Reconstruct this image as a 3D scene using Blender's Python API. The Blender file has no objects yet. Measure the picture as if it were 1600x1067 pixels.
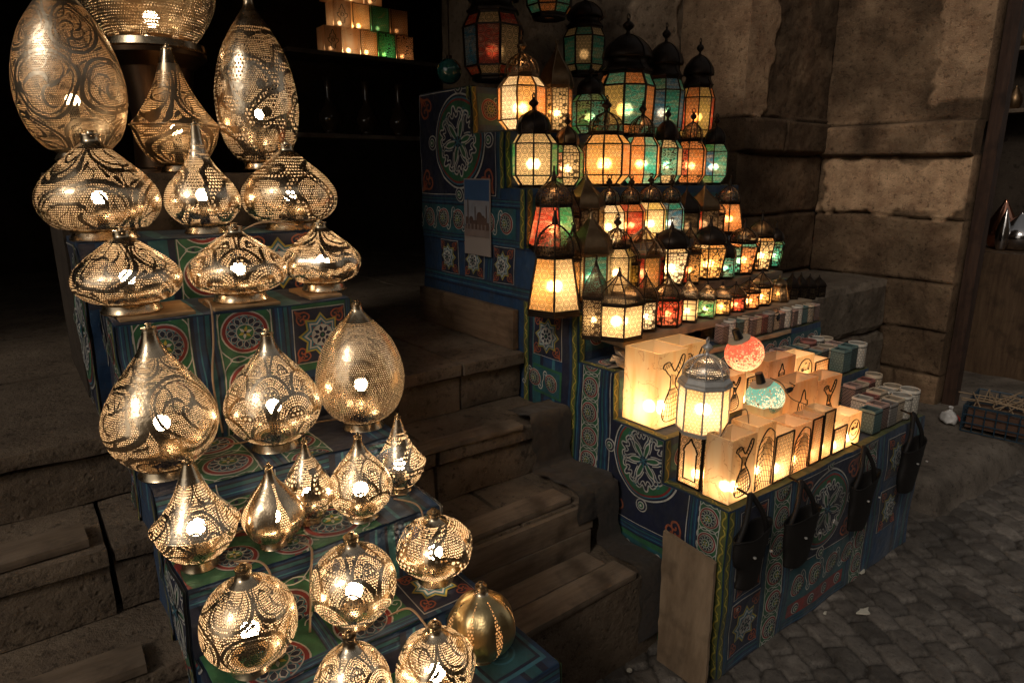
import bpy, math, random
import numpy as np
from mathutils import Vector, Matrix, noise
random.seed(7)
R_ = math.radians
scene = bpy.context.scene
COL = scene.collection

# ------------------------------------------------------------------ camera, world, sun, exposure
FPX, PITCH, HEAD, EYE = 1040.0, R_(14.2), R_(52.7), 1.6
cd = bpy.data.cameras.new('camera'); cam = bpy.data.objects.new('camera', cd); COL.objects.link(cam)
cd.sensor_width = 36.0; cd.lens = 36.0*FPX/1600.0; cd.clip_start = 0.05; cd.clip_end = 400
cam.location = (0, 0, EYE); cam.rotation_euler = (R_(90)-PITCH, 0, HEAD-R_(90))
scene.camera = cam

SUN_EL, SUN_AZ = R_(36), R_(203)          # direction the light comes from, measured from +X
world = bpy.data.worlds.new('World'); scene.world = world; world.use_nodes = True
wn = world.node_tree.nodes; wl = world.node_tree.links
sky = wn.new('ShaderNodeTexSky'); sky.sky_type = 'NISHITA'; sky.sun_disc = False
sky.sun_elevation = SUN_EL; sky.sun_rotation = R_(90)-SUN_AZ
hs = wn.new('ShaderNodeHueSaturation'); hs.inputs['Saturation'].default_value = 0.2
warm_ = wn.new('ShaderNodeMixRGB'); warm_.blend_type = 'MULTIPLY'; warm_.inputs[0].default_value = 1.0; warm_.inputs[2].default_value = (1.0, 0.92, 0.82, 1)
wl.new(sky.outputs[0], hs.inputs['Color']); wl.new(hs.outputs[0], warm_.inputs[1]); wl.new(warm_.outputs[0], wn['Background'].inputs['Color'])
wn['Background'].inputs['Strength'].default_value = 0.055
sd = bpy.data.lights.new('sun', 'SUN'); sd.energy = 0.62; sd.angle = R_(14); sd.color = (1, 0.89, 0.76)
sun = bpy.data.objects.new('sun', sd); COL.objects.link(sun)
sdir = Vector((math.cos(SUN_EL)*math.cos(SUN_AZ), math.cos(SUN_EL)*math.sin(SUN_AZ), math.sin(SUN_EL)))
sun.rotation_euler = sdir.to_track_quat('Z', 'Y').to_euler(); sun.location = sdir*20
vs = scene.view_settings; vs.view_transform = 'Standard'; vs.look = 'None'; vs.exposure = 0.0; vs.gamma = 1
cy = scene.cycles
cy.use_denoising = True; cy.max_bounces = 6; cy.diffuse_bounces = 3; cy.glossy_bounces = 3
cy.transmission_bounces = 5; cy.transparent_max_bounces = 14; cy.sample_clamp_indirect = 2.5; cy.sample_clamp_direct = 0
cy.caustics_reflective = False; cy.caustics_refractive = False; cy.blur_glossy = 0.6

# ------------------------------------------------------------------ where things stand (photo geometry solved once)
_F = Vector((math.cos(HEAD), math.sin(HEAD), 0)); _R = Vector((math.sin(HEAD), -math.cos(HEAD), 0)); _Z = Vector((0, 0, 1))
_FW = _F*math.cos(PITCH)-_Z*math.sin(PITCH); _UP = _F*math.sin(PITCH)+_Z*math.cos(PITCH); _C = Vector((0, 0, EYE))
def ray(px, py): return _FW*FPX+_R*(px-800)+_UP*(533.5-py)
def on(px, py, ax, v):
    d = ray(px, py); t = (v-_C[ax])/d[ax]; return _C+d*t
def pj(p):
    q = Vector(p)-_C; w = q.dot(_FW); return 800+FPX*q.dot(_R)/w, 533.5-FPX*q.dot(_UP)/w, w
def xat(px, y, z):
    lo, hi = -2.0, 9.0
    for _ in range(40):
        m = (lo+hi)/2
        if pj((m, y, z))[0] < px: lo = m
        else: hi = m
    return (lo+hi)/2
def ztop(x, y, py):
    lo, hi = -0.5, 5.0
    for _ in range(40):
        m = (lo+hi)/2
        if pj((x, y, m))[1] > py: lo = m
        else: hi = m
    return (lo+hi)/2
def rad(hw, p):
    a = pj(p); return hw*a[2]/FPX/math.sqrt(1+((a[0]-800)/FPX)**2)

# ------------------------------------------------------------------ node helpers
class NT:
    def __init__(s, name):
        s.m = bpy.data.materials.new(name); s.m.use_nodes = True
        s.t = s.m.node_tree; s.t.nodes.clear(); s.out = s.t.nodes.new('ShaderNodeOutputMaterial')
    def n(s, typ, ins=None, **kw):
        nd = s.t.nodes.new('ShaderNode'+typ)
        for k, v in kw.items(): setattr(nd, k, v)
        for k, v in (ins or {}).items(): s.set(nd.inputs[k], v)
        return nd
    def set(s, sock, v):
        if hasattr(v, 'default_value') or isinstance(v, bpy.types.NodeSocket): s.t.links.new(v, sock)
        elif isinstance(v, bpy.types.Node): s.t.links.new(v.outputs[0], sock)
        elif isinstance(v, (tuple, list)) and len(v) == 3 and sock.type == 'RGBA': sock.default_value = (*v, 1)
        else: sock.default_value = v
    def m2(s, op, a, b=0.0, c=0.0):
        nd = s.t.nodes.new('ShaderNodeMath'); nd.operation = op
        for i, v in enumerate((a, b, c)): s.set(nd.inputs[i], v)
        return nd.outputs[0]
    def mix(s, f, a, b):
        nd = s.t.nodes.new('ShaderNodeMix'); nd.data_type = 'RGBA'
        s.set(nd.inputs[0], f); s.set(nd.inputs[6], a); s.set(nd.inputs[7], b); return nd.outputs[2]
    def ramp(s, f, stops):
        nd = s.t.nodes.new('ShaderNodeValToRGB'); s.set(nd.inputs[0], f)
        el = nd.color_ramp.elements
        while len(el) < len(stops): el.new(0.5)
        for e, (p, c) in zip(el, stops): e.position = p; e.color = (*c, 1) if len(c) == 3 else c
        return nd.outputs[0]
    def noise(s, vec, scale, detail=3, rough=0.55, w=None):
        nd = s.n('TexNoise', {'Scale': scale, 'Detail': detail, 'Roughness': rough})
        s.set(nd.inputs['Vector'], vec); return nd.outputs[0]
    def bump(s, h, strength=0.5, dist=0.01):
        return s.n('Bump', {'Strength': strength, 'Distance': dist, 'Height': h}).outputs[0]
    def done(s, sh):
        s.t.links.new(sh if isinstance(sh, bpy.types.NodeSocket) else sh.outputs[0], s.out.inputs[0]); return s.m

def M_stone(name, c1, c2, scale=6, bump=0.6, rough=0.9, attr=False, spec=0.25):
    t = NT(name); co = t.n('NewGeometry').outputs['Position']
    a = t.noise(co, scale, 8, 0.72); b = t.noise(co, scale*7, 5, 0.75); c = t.noise(co, scale*0.35, 3); d_ = t.noise(co, scale*26, 3, 0.7)
    col = t.mix(t.ramp(a, [(0.36, (0, 0, 0)), (0.64, (1, 1, 1))]), c1, c2)
    col = t.mix(t.ramp(c, [(0.45, (0, 0, 0)), (0.65, (0.55, 0.55, 0.55))]), col, t.mix(0.45, col, (0.03, 0.022, 0.017)))
    col = t.mix(t.ramp(b, [(0.34, (0.8, 0.8, 0.8)), (0.46, (0, 0, 0))]), col, tuple(x*0.35 for x in c1))
    col = t.mix(t.ramp(d_, [(0.60, (0, 0, 0)), (0.72, (0.5, 0.5, 0.5))]), col, tuple(min(1, x*1.5) for x in c2))
    vo = t.n('TexVoronoi', {'Scale': scale*9.0, 'Vector': co}).outputs['Distance']
    pit = t.ramp(vo, [(0.05, (0, 0, 0)), (0.25, (1, 1, 1))])
    if attr:
        at = t.n('Attribute', attribute_name='tint')
        mm = t.n('MixRGB', {'Fac': 1.0}, blend_type='MULTIPLY'); t.set(mm.inputs[1], col); t.set(mm.inputs[2], at.outputs['Color']); col = mm.outputs[0]
    h = t.m2('ADD', t.m2('MULTIPLY', a, 0.8), t.m2('ADD', t.m2('ADD', t.m2('MULTIPLY', b, 0.55), t.m2('MULTIPLY', d_, 0.22)), t.m2('MULTIPLY', pit, 0.2)))
    p = t.n('BsdfPrincipled', {'Base Color': col, 'Roughness': rough, 'Specular IOR Level': spec, 'Normal': t.bump(h, bump, 0.02)})
    return t.done(p)

def M_wood(name, c1, c2, along=0, rough=0.75, stretch=12):
    t = NT(name); g = t.n('TexCoord').outputs['Object']
    sc = [stretch]*3; sc[along] = 1.2
    mp = t.n('Mapping', {'Vector': g}); mp.inputs['Scale'].default_value = sc
    a = t.noise(mp.outputs[0], 3.0, 6, 0.7); b = t.noise(g, 9, 4)
    col = t.mix(t.ramp(a, [(0.35, (0, 0, 0)), (0.65, (1, 1, 1))]), c1, c2)
    col = t.mix(t.ramp(b, [(0.5, (0, 0, 0)), (0.72, (0.7, 0.7, 0.7))]), col, (c1[0]*0.35, c1[1]*0.35, c1[2]*0.35))
    return t.done(t.n('BsdfPrincipled', {'Base Color': col, 'Roughness': rough, 'Specular IOR Level': 0.3, 'Normal': t.bump(a, 0.5, 0.004)}))

def M_plain(name, c, rough=0.7, metal=0.0, var=0.25, scale=25, bump=0.15, spec=0.4):
    t = NT(name); g = t.n('NewGeometry').outputs['Position']; a = t.noise(g, scale, 4)
    col = t.mix(a, tuple(x*(1-var) for x in c), tuple(min(1, x*(1+var)) for x in c))
    return t.done(t.n('BsdfPrincipled', {'Base Color': col, 'Roughness': rough, 'Metallic': metal, 'Specular IOR Level': spec, 'Normal': t.bump(a, bump, 0.003)}))

def M_cloth(name, c, bump=0.5):
    t = NT(name); g = t.n('NewGeometry').outputs['Position']
    fo = t.noise(g, 7, 3, 0.6); w = t.noise(g, 420, 2); st = t.noise(g, 30, 3)
    col = t.mix(st, tuple(x*0.6 for x in c), tuple(min(1, x*1.25) for x in c)); dirt = t.noise(g, 11, 6, 0.7)
    col = t.mix(t.ramp(dirt, [(0.46, (0, 0, 0)), (0.70, (0.6, 0.6, 0.6))]), col, (0.035, 0.035, 0.03))
    h = t.m2('ADD', fo, t.m2('MULTIPLY', w, 0.02))
    return t.done(t.n('BsdfPrincipled', {'Base Color': col, 'Roughness': 0.62, 'Specular IOR Level': 0.35, 'Sheen Weight': 0.1, 'Normal': t.bump(h, bump, 0.035)}))

def M_emit(name, c, s):
    t = NT(name); return t.done(t.n('Emission', {'Color': c, 'Strength': s}))

def M_pierced(name, kind, N=100, r=0.33, tint=(0.86, 0.66, 0.42), v0=0.02, v1=0.9, seed=0.0, rough=0.2, K=10):
    """beaten brass sheet pierced with rows of round holes laid out in ornament; UV: u once round, v in the same unit"""
    t = NT(name); uv = t.n('UVMap').outputs[0]; sp = t.n('SeparateXYZ', {0: uv}); u, v = sp.outputs[0], sp.outputs[1]
    ob = t.n('TexCoord').outputs['Object']
    def cells(nn, rr, uu=u, vv=v):
        y = t.m2('MULTIPLY', vv, nn); x = t.m2('MULTIPLY', uu, nn)
        x = t.m2('ADD', x, t.m2('MULTIPLY', t.m2('FLOORED_MODULO', t.m2('FLOOR', y), 2.0), 0.5))
        fx = t.m2('SUBTRACT', t.m2('FRACT', x), 0.5); fy = t.m2('SUBTRACT', t.m2('FRACT', y), 0.5)
        d = t.m2('SQRT', t.m2('ADD', t.m2('MULTIPLY', fx, fx), t.m2('MULTIPLY', fy, fy)))
        return t.m2('LESS_THAN', d, rr)
    sv = t.n('Vector' + 'Math', {0: ob, 1: (seed*1.7, seed*0.9, seed*2.3)}, operation='ADD').outputs[0]
    dots = cells(N, r)
    if kind == 'mesh': hole = dots
    elif kind == 'swirl':        # leaf-like solid bands between pierced fields
        ns = t.n('TexNoise', {'Vector': sv, 'Scale': 7.0, 'Detail': 0.5}); sw = t.n('SeparateXYZ', {0: ns.outputs[1]})
        uu = t.m2('ADD', t.m2('MULTIPLY', u, K), t.m2('MULTIPLY', t.m2('SUBTRACT', sw.outputs[0], 0.5), 0.6))
        vv = t.m2('ADD', t.m2('MULTIPLY', v, K*1.15), t.m2('ADD', 0.13*(seed % 5), t.m2('MULTIPLY', t.m2('SUBTRACT', sw.outputs[1], 0.5), 0.6)))
        uu = t.m2('ADD', uu, t.m2('MULTIPLY', t.m2('FLOORED_MODULO', t.m2('FLOOR', vv), 2.0), 0.5))
        fx = t.m2('SUBTRACT', t.m2('FRACT', uu), 0.5); fy = t.m2('SUBTRACT', t.m2('FRACT', vv), 0.5)
        rr_ = t.m2('SQRT', t.m2('ADD', t.m2('MULTIPLY', fx, fx), t.m2('MULTIPLY', fy, fy))); an = t.m2('ARCTAN2', fx, fy)
        def near(x, c, w): return t.m2('LESS_THAN', t.m2('ABSOLUTE', t.m2('SUBTRACT', x, c)), w)
        arms = t.m2('ABSOLUTE', t.m2('SINE', t.m2('ADD', t.m2('MULTIPLY', an, 1.5), t.m2('MULTIPLY', rr_, 6.0+seed % 3))))
        leaf = t.m2('MULTIPLY', t.m2('LESS_THAN', arms, t.m2('MULTIPLY', t.m2('SUBTRACT', 0.36, rr_), 1.5)), t.m2('LESS_THAN', rr_, 0.36))
        corner = t.m2('MULTIPLY', near(t.m2('ABSOLUTE', t.m2('SINE', t.m2('ADD', t.m2('MULTIPLY', an, 2.0), t.m2('MULTIPLY', rr_, 9.0)))), 0.0, 0.22), t.m2('GREATER_THAN', rr_, 0.52))
        sol = t.m2('MAXIMUM', t.m2('MAXIMUM', near(rr_, 0.47, 0.034), near(rr_, 0.375, 0.016)), t.m2('MAXIMUM', leaf, corner))
        cont = near(t.n('TexNoise', {'Vector': sv, 'Scale': 14.0, 'Detail': 0.0}).outputs[0], 0.5, 0.014)
        hole = t.m2('MULTIPLY', dots, t.m2('SUBTRACT', 1.0, t.m2('MAXIMUM', sol, cont)))
    elif kind == 'scale':        # overlapping fans of concentric dotted rings
        nn = K; y = t.m2('MULTIPLY', v, nn*2.2); row = t.m2('FLOOR', y)
        x = t.m2('ADD', t.m2('MULTIPLY', u, nn), t.m2('MULTIPLY', t.m2('FLOORED_MODULO', row, 2.0), 0.5))
        fx = t.m2('SUBTRACT', t.m2('FRACT', x), 0.5); fy = t.m2('FRACT', y)
        rr_ = t.m2('SQRT', t.m2('ADD', t.m2('MULTIPLY', fx, fx), t.m2('MULTIPLY', t.m2('MULTIPLY', fy, fy), 0.2066)))
        an = t.m2('ARCTAN2', fx, t.m2('MULTIPLY', fy, 0.4545))
        rk = t.m2('MULTIPLY', rr_, N/nn*0.95)
        ring = t.m2('SUBTRACT', t.m2('FRACT', rk), 0.5)
        aa = t.m2('SUBTRACT', t.m2('FRACT', t.m2('MULTIPLY', an, t.m2('ADD', t.m2('FLOOR', rk), 1.0))), 0.5)
        d = t.m2('SQRT', t.m2('ADD', t.m2('MULTIPLY', ring, ring), t.m2('MULTIPLY', aa, aa)))
        dd = t.m2('LESS_THAN', d, r*1.08)
        lim = t.m2('LESS_THAN', rr_, 0.42); core = t.m2('GREATER_THAN', rr_, 0.17)
        band = t.m2('GREATER_THAN', t.m2('ABSOLUTE', t.m2('SUBTRACT', rr_, 0.20)), 0.018)
        hole = t.m2('MULTIPLY', dd, t.m2('MULTIPLY', lim, t.m2('MULTIPLY', core, band)))
        big = t.m2('MULTIPLY', cells(N*0.55, 0.33), t.m2('LESS_THAN', rr_, 0.15)); hole = t.m2('MAXIMUM', hole, big)
        hole = t.m2('MAXIMUM', hole, t.m2('MULTIPLY', dots, t.m2('GREATER_THAN', rr_, 0.50)))
    elif kind == 'beads':        # big beads meandering over a fine mesh, with solid leaf shapes
        ns = t.n('TexNoise', {'Vector': sv, 'Scale': K*0.9, 'Detail': 0.3}).outputs[0]
        line = t.m2('LESS_THAN', t.m2('ABSOLUTE', t.m2('SUBTRACT', ns, 0.5)), 0.045)
        solid = t.m2('LESS_THAN', t.m2('ABSOLUTE', t.m2('SUBTRACT', t.m2('ABSOLUTE', t.m2('SUBTRACT', ns, 0.5)), 0.075)), 0.03)
        leaf = t.m2('LESS_THAN', t.n('TexVoronoi', {'Vector': sv, 'Scale': K*1.1}).outputs['Distance'], 0.22)
        big = t.m2('MULTIPLY', cells(N*0.5, 0.33), line)
        fine = t.m2('MULTIPLY', dots, t.m2('SUBTRACT', 1.0, t.m2('MAXIMUM', line, t.m2('MAXIMUM', solid, leaf))))
        hole = t.m2('MAXIMUM', big, fine)
    elif kind == 'flute':        # sparse vertical seams of holes on mostly plain metal
        fu = t.m2('ABSOLUTE', t.m2('SUBTRACT', t.m2('FRACT', t.m2('MULTIPLY', u, K)), 0.5))
        bend = t.m2('ADD', fu, t.m2('MULTIPLY', t.m2('SINE', t.m2('MULTIPLY', v, 24.0)), 0.05))
        seam = t.m2('LESS_THAN', bend, 0.09)
        hole = t.m2('MULTIPLY', dots, seam)
    rng = t.m2('MULTIPLY', t.m2('GREATER_THAN', v, v0), t.m2('LESS_THAN', v, v1))
    hole = t.m2('MULTIPLY', hole, rng)
    dent = t.noise(ob, 26, 3, 0.6); brush = t.noise(t.n('VectorMath', {0: ob, 1: (30.0, 30.0, 6.0)}, operation='MULTIPLY').outputs[0], 6, 3)
    tone = t.mix(t.noise(ob, 9, 4), tuple(x*0.8 for x in tint), tint)
    bf = t.n('NewGeometry').outputs['Backfacing']
    hgt = t.m2('SUBTRACT', t.m2('ADD', t.m2('MULTIPLY', dent, 1.0), t.m2('MULTIPLY', brush, 0.12)), t.m2('MULTIPLY', hole, 0.25))
    met = t.n('BsdfPrincipled', {'Base Color': tone, 'Metallic': 1.0, 'Roughness': t.m2('ADD', rough, t.m2('MULTIPLY', brush, 0.12)), 'Normal': t.bump(hgt, 0.35, 0.006)})
    ins = t.n('BsdfDiffuse', {'Color': (0.72, 0.58, 0.42)})
    sh = t.n('MixShader', {0: bf, 1: met.outputs[0], 2: ins.outputs[0]})
    fin = t.n('MixShader', {0: hole, 1: sh.outputs[0], 2: t.n('BsdfTransparent').outputs[0]})
    return t.done(fin)

def lattice_nodes(t, u, v, pat, lam):
    """1 where the ornament is, from pane coordinates in metres"""
    if pat in ('star', 'fine'):
        k = 2*math.pi/lam*1.155
        s = None
        for a in (0, 60, 120):
            c = t.m2('COSINE', t.m2('ADD', t.m2('MULTIPLY', u, k*math.cos(R_(a))), t.m2('MULTIPLY', v, k*math.sin(R_(a)))))
            s = c if s is None else t.m2('ADD', s, c)
        m1 = t.m2('LESS_THAN', t.m2('ABSOLUTE', t.m2('ADD', s, 0.55)), 0.27)
        m2 = t.m2('LESS_THAN', t.m2('ABSOLUTE', t.m2('SUBTRACT', s, 1.35)), 0.33)
        return t.m2('MAXIMUM', m1, m2)
    cv = t.n('CombineXYZ', {0: u, 1: v}).outputs[0]
    if pat == 'scroll':
        n_ = t.n('TexNoise', {'Vector': cv, 'Scale': 0.9/lam, 'Detail': 0.5, 'Distortion': 1.2}).outputs[0]
        return t.m2('LESS_THAN', t.m2('ABSOLUTE', t.m2('SUBTRACT', t.m2('FRACT', t.m2('MULTIPLY', n_, 7.0)), 0.5)), 0.17)
    if pat == 'net':
        e = t.n('TexVoronoi', {'Vector': cv, 'Scale': 2.4/lam, 'Randomness': 0.55}, feature='DISTANCE_TO_EDGE').outputs['Distance']
        return t.m2('LESS_THAN', e, 0.09)
    if pat == 'holes':           # sheet metal with rows of round holes
        x = t.m2('DIVIDE', u, lam*0.42); y = t.m2('DIVIDE', v, lam*0.36)
        x = t.m2('ADD', x, t.m2('MULTIPLY', t.m2('FLOORED_MODULO', t.m2('FLOOR', y), 2.0), 0.5))
        fx = t.m2('SUBTRACT', t.m2('FRACT', x), 0.5); fy = t.m2('SUBTRACT', t.m2('FRACT', y), 0.5)
        d = t.m2('SQRT', t.m2('ADD', t.m2('MULTIPLY', fx, fx), t.m2('MULTIPLY', fy, fy)))
        return t.m2('GREATER_THAN', d, 0.36)
    if pat == 'lines':
        a = t.m2('LESS_THAN', t.m2('FRACT', t.m2('DIVIDE', u, lam)), 0.14); b = t.m2('LESS_THAN', t.m2('FRACT', t.m2('DIVIDE', v, lam*0.7)), 0.16)
        return t.m2('MAXIMUM', a, b)
    return None

PANE = {'cream': (0.92, 0.74, 0.44), 'white': (0.95, 0.86, 0.66), 'orange': (0.88, 0.33, 0.10), 'red': (0.72, 0.08, 0.04), 'amber': (0.9, 0.5, 0.16),
        'yellow': (0.85, 0.66, 0.22), 'green': (0.08, 0.42, 0.17), 'teal': (0.07, 0.48, 0.42), 'blue': (0.06, 0.26, 0.5), 'pink': (0.85, 0.42, 0.30), 'dark': (0.10, 0.07, 0.05)}
_mc = {}
def M_pane(colour, pat='star', lam=0.034):
    key = (colour, pat, lam)
    if key in _mc: return _mc[key]
    t = NT('glass_%s_%s' % (colour, pat)); uv = t.n('UVMap').outputs[0]; sp = t.n('SeparateXYZ', {0: uv}); u, v = sp.outputs[0], sp.outputs[1]
    c = PANE[colour]; ob = t.n('NewGeometry').outputs['Position']
    st = t.n('VectorMath', {0: ob, 1: (8.0, 8.0, 26.0)}, operation='MULTIPLY').outputs[0]
    w = t.n('TexNoise', {'Vector': st, 'Scale': 1.4, 'Detail': 3, 'Distortion': 1.6}).outputs[0]
    c2 = tuple(min(1, x*0.55+0.38*y) for x, y in zip(c, (1, 0.75, 0.45)))
    col = t.mix(t.ramp(w, [(0.40, (0, 0, 0)), (0.68, (1, 1, 1))]), c, c2)
    tr = t.n('BsdfTranslucent', {'Color': col}); df = t.n('BsdfPrincipled', {'Base Color': t.mix(0.5, col, (0.02, 0.02, 0.02)), 'Roughness': 0.25, 'Specular IOR Level': 0.5})
    rf = t.n('BsdfRefraction', {'Color': col, 'Roughness': 0.5, 'IOR': 1.3}); tr = t.n('MixShader', {0: 0.30, 1: tr.outputs[0], 2: rf.outputs[0]})
    g = t.n('MixShader', {0: 0.20, 1: tr.outputs[0], 2: df.outputs[0]})
    m = lattice_nodes(t, u, v, pat, lam)
    if m is None: _mc[key] = t.done(g); return _mc[key]
    lead = t.n('BsdfPrincipled', {'Base Color': (0.05, 0.032, 0.018), 'Roughness': 0.5, 'Metallic': 0.6})
    _mc[key] = t.done(t.n('MixShader', {0: t.m2('MULTIPLY', m, 0.93), 1: g.outputs[0], 2: lead.outputs[0]})); return _mc[key]

def M_lace(name, c, pat='star', lam=0.02, metal=1.0, rough=0.35):
    """cut metal: openings of the ornament are really see-through"""
    t = NT(name); uv = t.n('UVMap').outputs[0]; sp = t.n('SeparateXYZ', {0: uv})
    m = lattice_nodes(t, sp.outputs[0], sp.outputs[1], pat, lam)
    ob = t.n('NewGeometry').outputs['Position']; nz = t.noise(ob, 40, 3)
    p = t.n('BsdfPrincipled', {'Base Color': t.mix(nz, tuple(x*0.6 for x in c), c), 'Metallic': metal, 'Roughness': rough, 'Normal': t.bump(nz, 0.3, 0.003)})
    return t.done(t.n('MixShader', {0: m, 1: t.n('BsdfTransparent').outputs[0], 2: p.outputs[0]}))

def M_alabaster(name, c=(0.95, 0.86, 0.70), vein=(0.55, 0.33, 0.16), seed=0.0):
    t = NT(name); g = t.n('NewGeometry').outputs['Position']
    g2 = t.n('VectorMath', {0: g, 1: (seed, seed*2, seed*3)}, operation='ADD').outputs[0]
    st = t.n('VectorMath', {0: g2, 1: (16.0, 16.0, 2.6)}, operation='MULTIPLY').outputs[0]
    a = t.n('TexNoise', {'Vector': st, 'Scale': 1.0, 'Detail': 4, 'Distortion': 1.0}).outputs[0]
    b = t.n('TexNoise', {'Vector': g2, 'Scale': 11.0, 'Detail': 5, 'Distortion': 0.6}).outputs[0]
    m = t.m2('LESS_THAN', t.m2('ABSOLUTE', t.m2('SUBTRACT', b, 0.53)), 0.006)
    col = t.mix(t.ramp(a, [(0.36, (0, 0, 0)), (0.64, (1, 1, 1))]), c, tuple(x*y for x, y in zip(c, (0.92, 0.72, 0.50))))
    col = t.mix(t.m2('MULTIPLY', m, 0.6), col, vein)
    tr = t.n('BsdfTranslucent', {'Color': col}); df = t.n('BsdfPrincipled', {'Base Color': col, 'Roughness': 0.35, 'Specular IOR Level': 0.4})
    rf = t.n('BsdfRefraction', {'Color': col, 'Roughness': 0.55, 'IOR': 1.25}); tr = t.n('MixShader', {0: 0.5, 1: tr.outputs[0], 2: rf.outputs[0]})
    return t.done(t.n('MixShader', {0: 0.32, 1: tr.outputs[0], 2: df.outputs[0]}))

def M_thin_stone(name, c=(0.95, 0.86, 0.72)):
    t = NT(name); tr = t.n('BsdfTranslucent', {'Color': c}); df = t.n('BsdfDiffuse', {'Color': c}); m = t.n('MixShader', {0: 0.5, 1: tr.outputs[0], 2: df.outputs[0]})
    return t.done(t.n('MixShader', {0: 0.6, 1: m.outputs[0], 2: t.n('BsdfTransparent').outputs[0]}))

# ------------------------------------------------------------------ mesh helpers
def tag(o, label=None, cat=None, group=None, kind=None):
    if label: o['label'] = label
    if cat: o['category'] = cat
    if group: o['group'] = group
    if kind: o['kind'] = kind
    return o
def thing(name, label, cat, loc, rz=0.0, group=None):
    o = bpy.data.objects.new(name, None); COL.objects.link(o); o.empty_display_size = 0.05
    o.location = loc; o.rotation_euler = (0, 0, rz); return tag(o, label, cat, group)

class MB:
    def __init__(s): s.v = []; s.f = []; s.mi = []; s.uv = []; s.tint = None
    def face(s, pts, mi=0, uv=None):
        b = len(s.v); s.v += [tuple(p) for p in pts]; s.f.append(tuple(range(b, b+len(pts)))); s.mi.append(mi)
        s.uv.append(uv or [(0, 0)]*len(pts))
    def box(s, x0, x1, y0, y1, z0, z1, mi=0, M=None, jit=0.0):
        P = [Vector((x, y, z)) for z in (z0, z1) for y in (y0, y1) for x in (x0, x1)]
        if jit: P = [p+Vector((random.uniform(-jit, jit), random.uniform(-jit, jit), random.uniform(-jit, jit))) for p in P]
        if M: P = [M @ p for p in P]
        b = len(s.v); s.v += [tuple(p) for p in P]
        for q in ((0, 2, 3, 1), (4, 5, 7, 6), (0, 1, 5, 4), (2, 6, 7, 3), (0, 4, 6, 2), (1, 3, 7, 5)):
            s.f.append(tuple(b+i for i in q)); s.mi.append(mi); s.uv.append([(0, 0), (1, 0), (1, 1), (0, 1)])
    def tube(s, pts, r, n=6, mi=0, cap=True):
        pts = [Vector(p) for p in pts]; b = len(s.v); k = len(pts)
        rr = r if isinstance(r, (list, tuple)) else [r]*k
        up = None
        for i, p in enumerate(pts):
            d = (pts[min(i+1, k-1)]-pts[max(i-1, 0)]).normalized()
            if up is None: up = Vector((0, 0, 1)) if abs(d.z) < 0.9 else Vector((1, 0, 0))
            a = d.cross(up)
            if a.length < 1e-6: a = d.orthogonal()
            a.normalize(); c = a.cross(d).normalized(); up = c
            for j in range(n):
                an = 2*math.pi*(j+0.5)/n; s.v.append(tuple(p+(a*math.cos(an)+c*math.sin(an))*rr[i]))
        for i in range(k-1):
            for j in range(n):
                s.f.append((b+i*n+j, b+i*n+(j+1) % n, b+(i+1)*n+(j+1) % n, b+(i+1)*n+j)); s.mi.append(mi); s.uv.append([(0, 0)]*4)
        if cap:
            s.f.append(tuple(b+j for j in range(n))[::-1]); s.mi.append(mi); s.uv.append([(0, 0)]*n)
            s.f.append(tuple(b+(k-1)*n+j for j in range(n))); s.mi.append(mi); s.uv.append([(0, 0)]*n)
    def lathe(s, prof, n=32, mi=0, c=(0, 0, 0), uvn=None, vend=None, mod=None, rot=0.0, capb=False, capt=False):
        """prof (r,z); u once round, v = arc length / circumference of the widest ring"""
        b = len(s.v); k = len(prof); L = [0.0]
        for (r0, z0), (r1, z1) in zip(prof, prof[1:]): L.append(L[-1]+math.hypot(r1-r0, z1-z0))
        nm = uvn or 2*math.pi*max(r for r, z in prof)
        for i, (r, z) in enumerate(prof):
            for j in range(n):
                a = 2*math.pi*j/n+rot; q = r*(mod(a, i/(k-1)) if mod else 1)
                s.v.append((c[0]+q*math.cos(a), c[1]+q*math.sin(a), c[2]+z))
        for i in range(k-1):
            for j in range(n):
                j2 = (j+1) % n
                s.f.append((b+i*n+j, b+i*n+j2, b+(i+1)*n+j2, b+(i+1)*n+j)); s.mi.append(mi)
                u0, u1, v0, v1 = j/n, (j+1)/n, L[i]/nm, L[i+1]/nm
                if uvn == 1: u0, u1 = u0*2*math.pi*prof[0][0], u1*2*math.pi*prof[0][0]
                s.uv.append([(u0, v0), (u1, v0), (u1, v1), (u0, v1)])
        if capb: s.f.append(tuple(b+j for j in range(n))[::-1]); s.mi.append(mi); s.uv.append([(0, 0)]*n)
        if capt: s.f.append(tuple(b+(k-1)*n+j for j in range(n))); s.mi.append(mi); s.uv.append([(0, 0)]*n)
        return L[-1]/nm
    def build(s, name, mats, parent=None, smooth=False, loc=None):
        me = bpy.data.meshes.new(name); me.from_pydata(s.v, [], s.f)
        mats = mats if isinstance(mats, (list, tuple)) else [mats]
        for m in mats: me.materials.append(m)
        me.polygons.foreach_set('material_index', s.mi)
        ul = me.uv_layers.new(name='UVMap'); flat = []
        for q in s.uv:
            for a in q: flat += [a[0], a[1]]
        ul.data.foreach_set('uv', flat)
        if smooth:
            me.polygons.foreach_set('use_smooth', [True]*len(s.f))
        me.update(); me.validate(clean_customdata=False)
        o = bpy.data.objects.new(name, me); COL.objects.link(o)
        if parent: o.parent = parent
        if loc: o.location = loc
        return o
def sharp(o, deg=35):
    o.data.set_sharp_from_angle(angle=R_(deg)); return o

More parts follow.
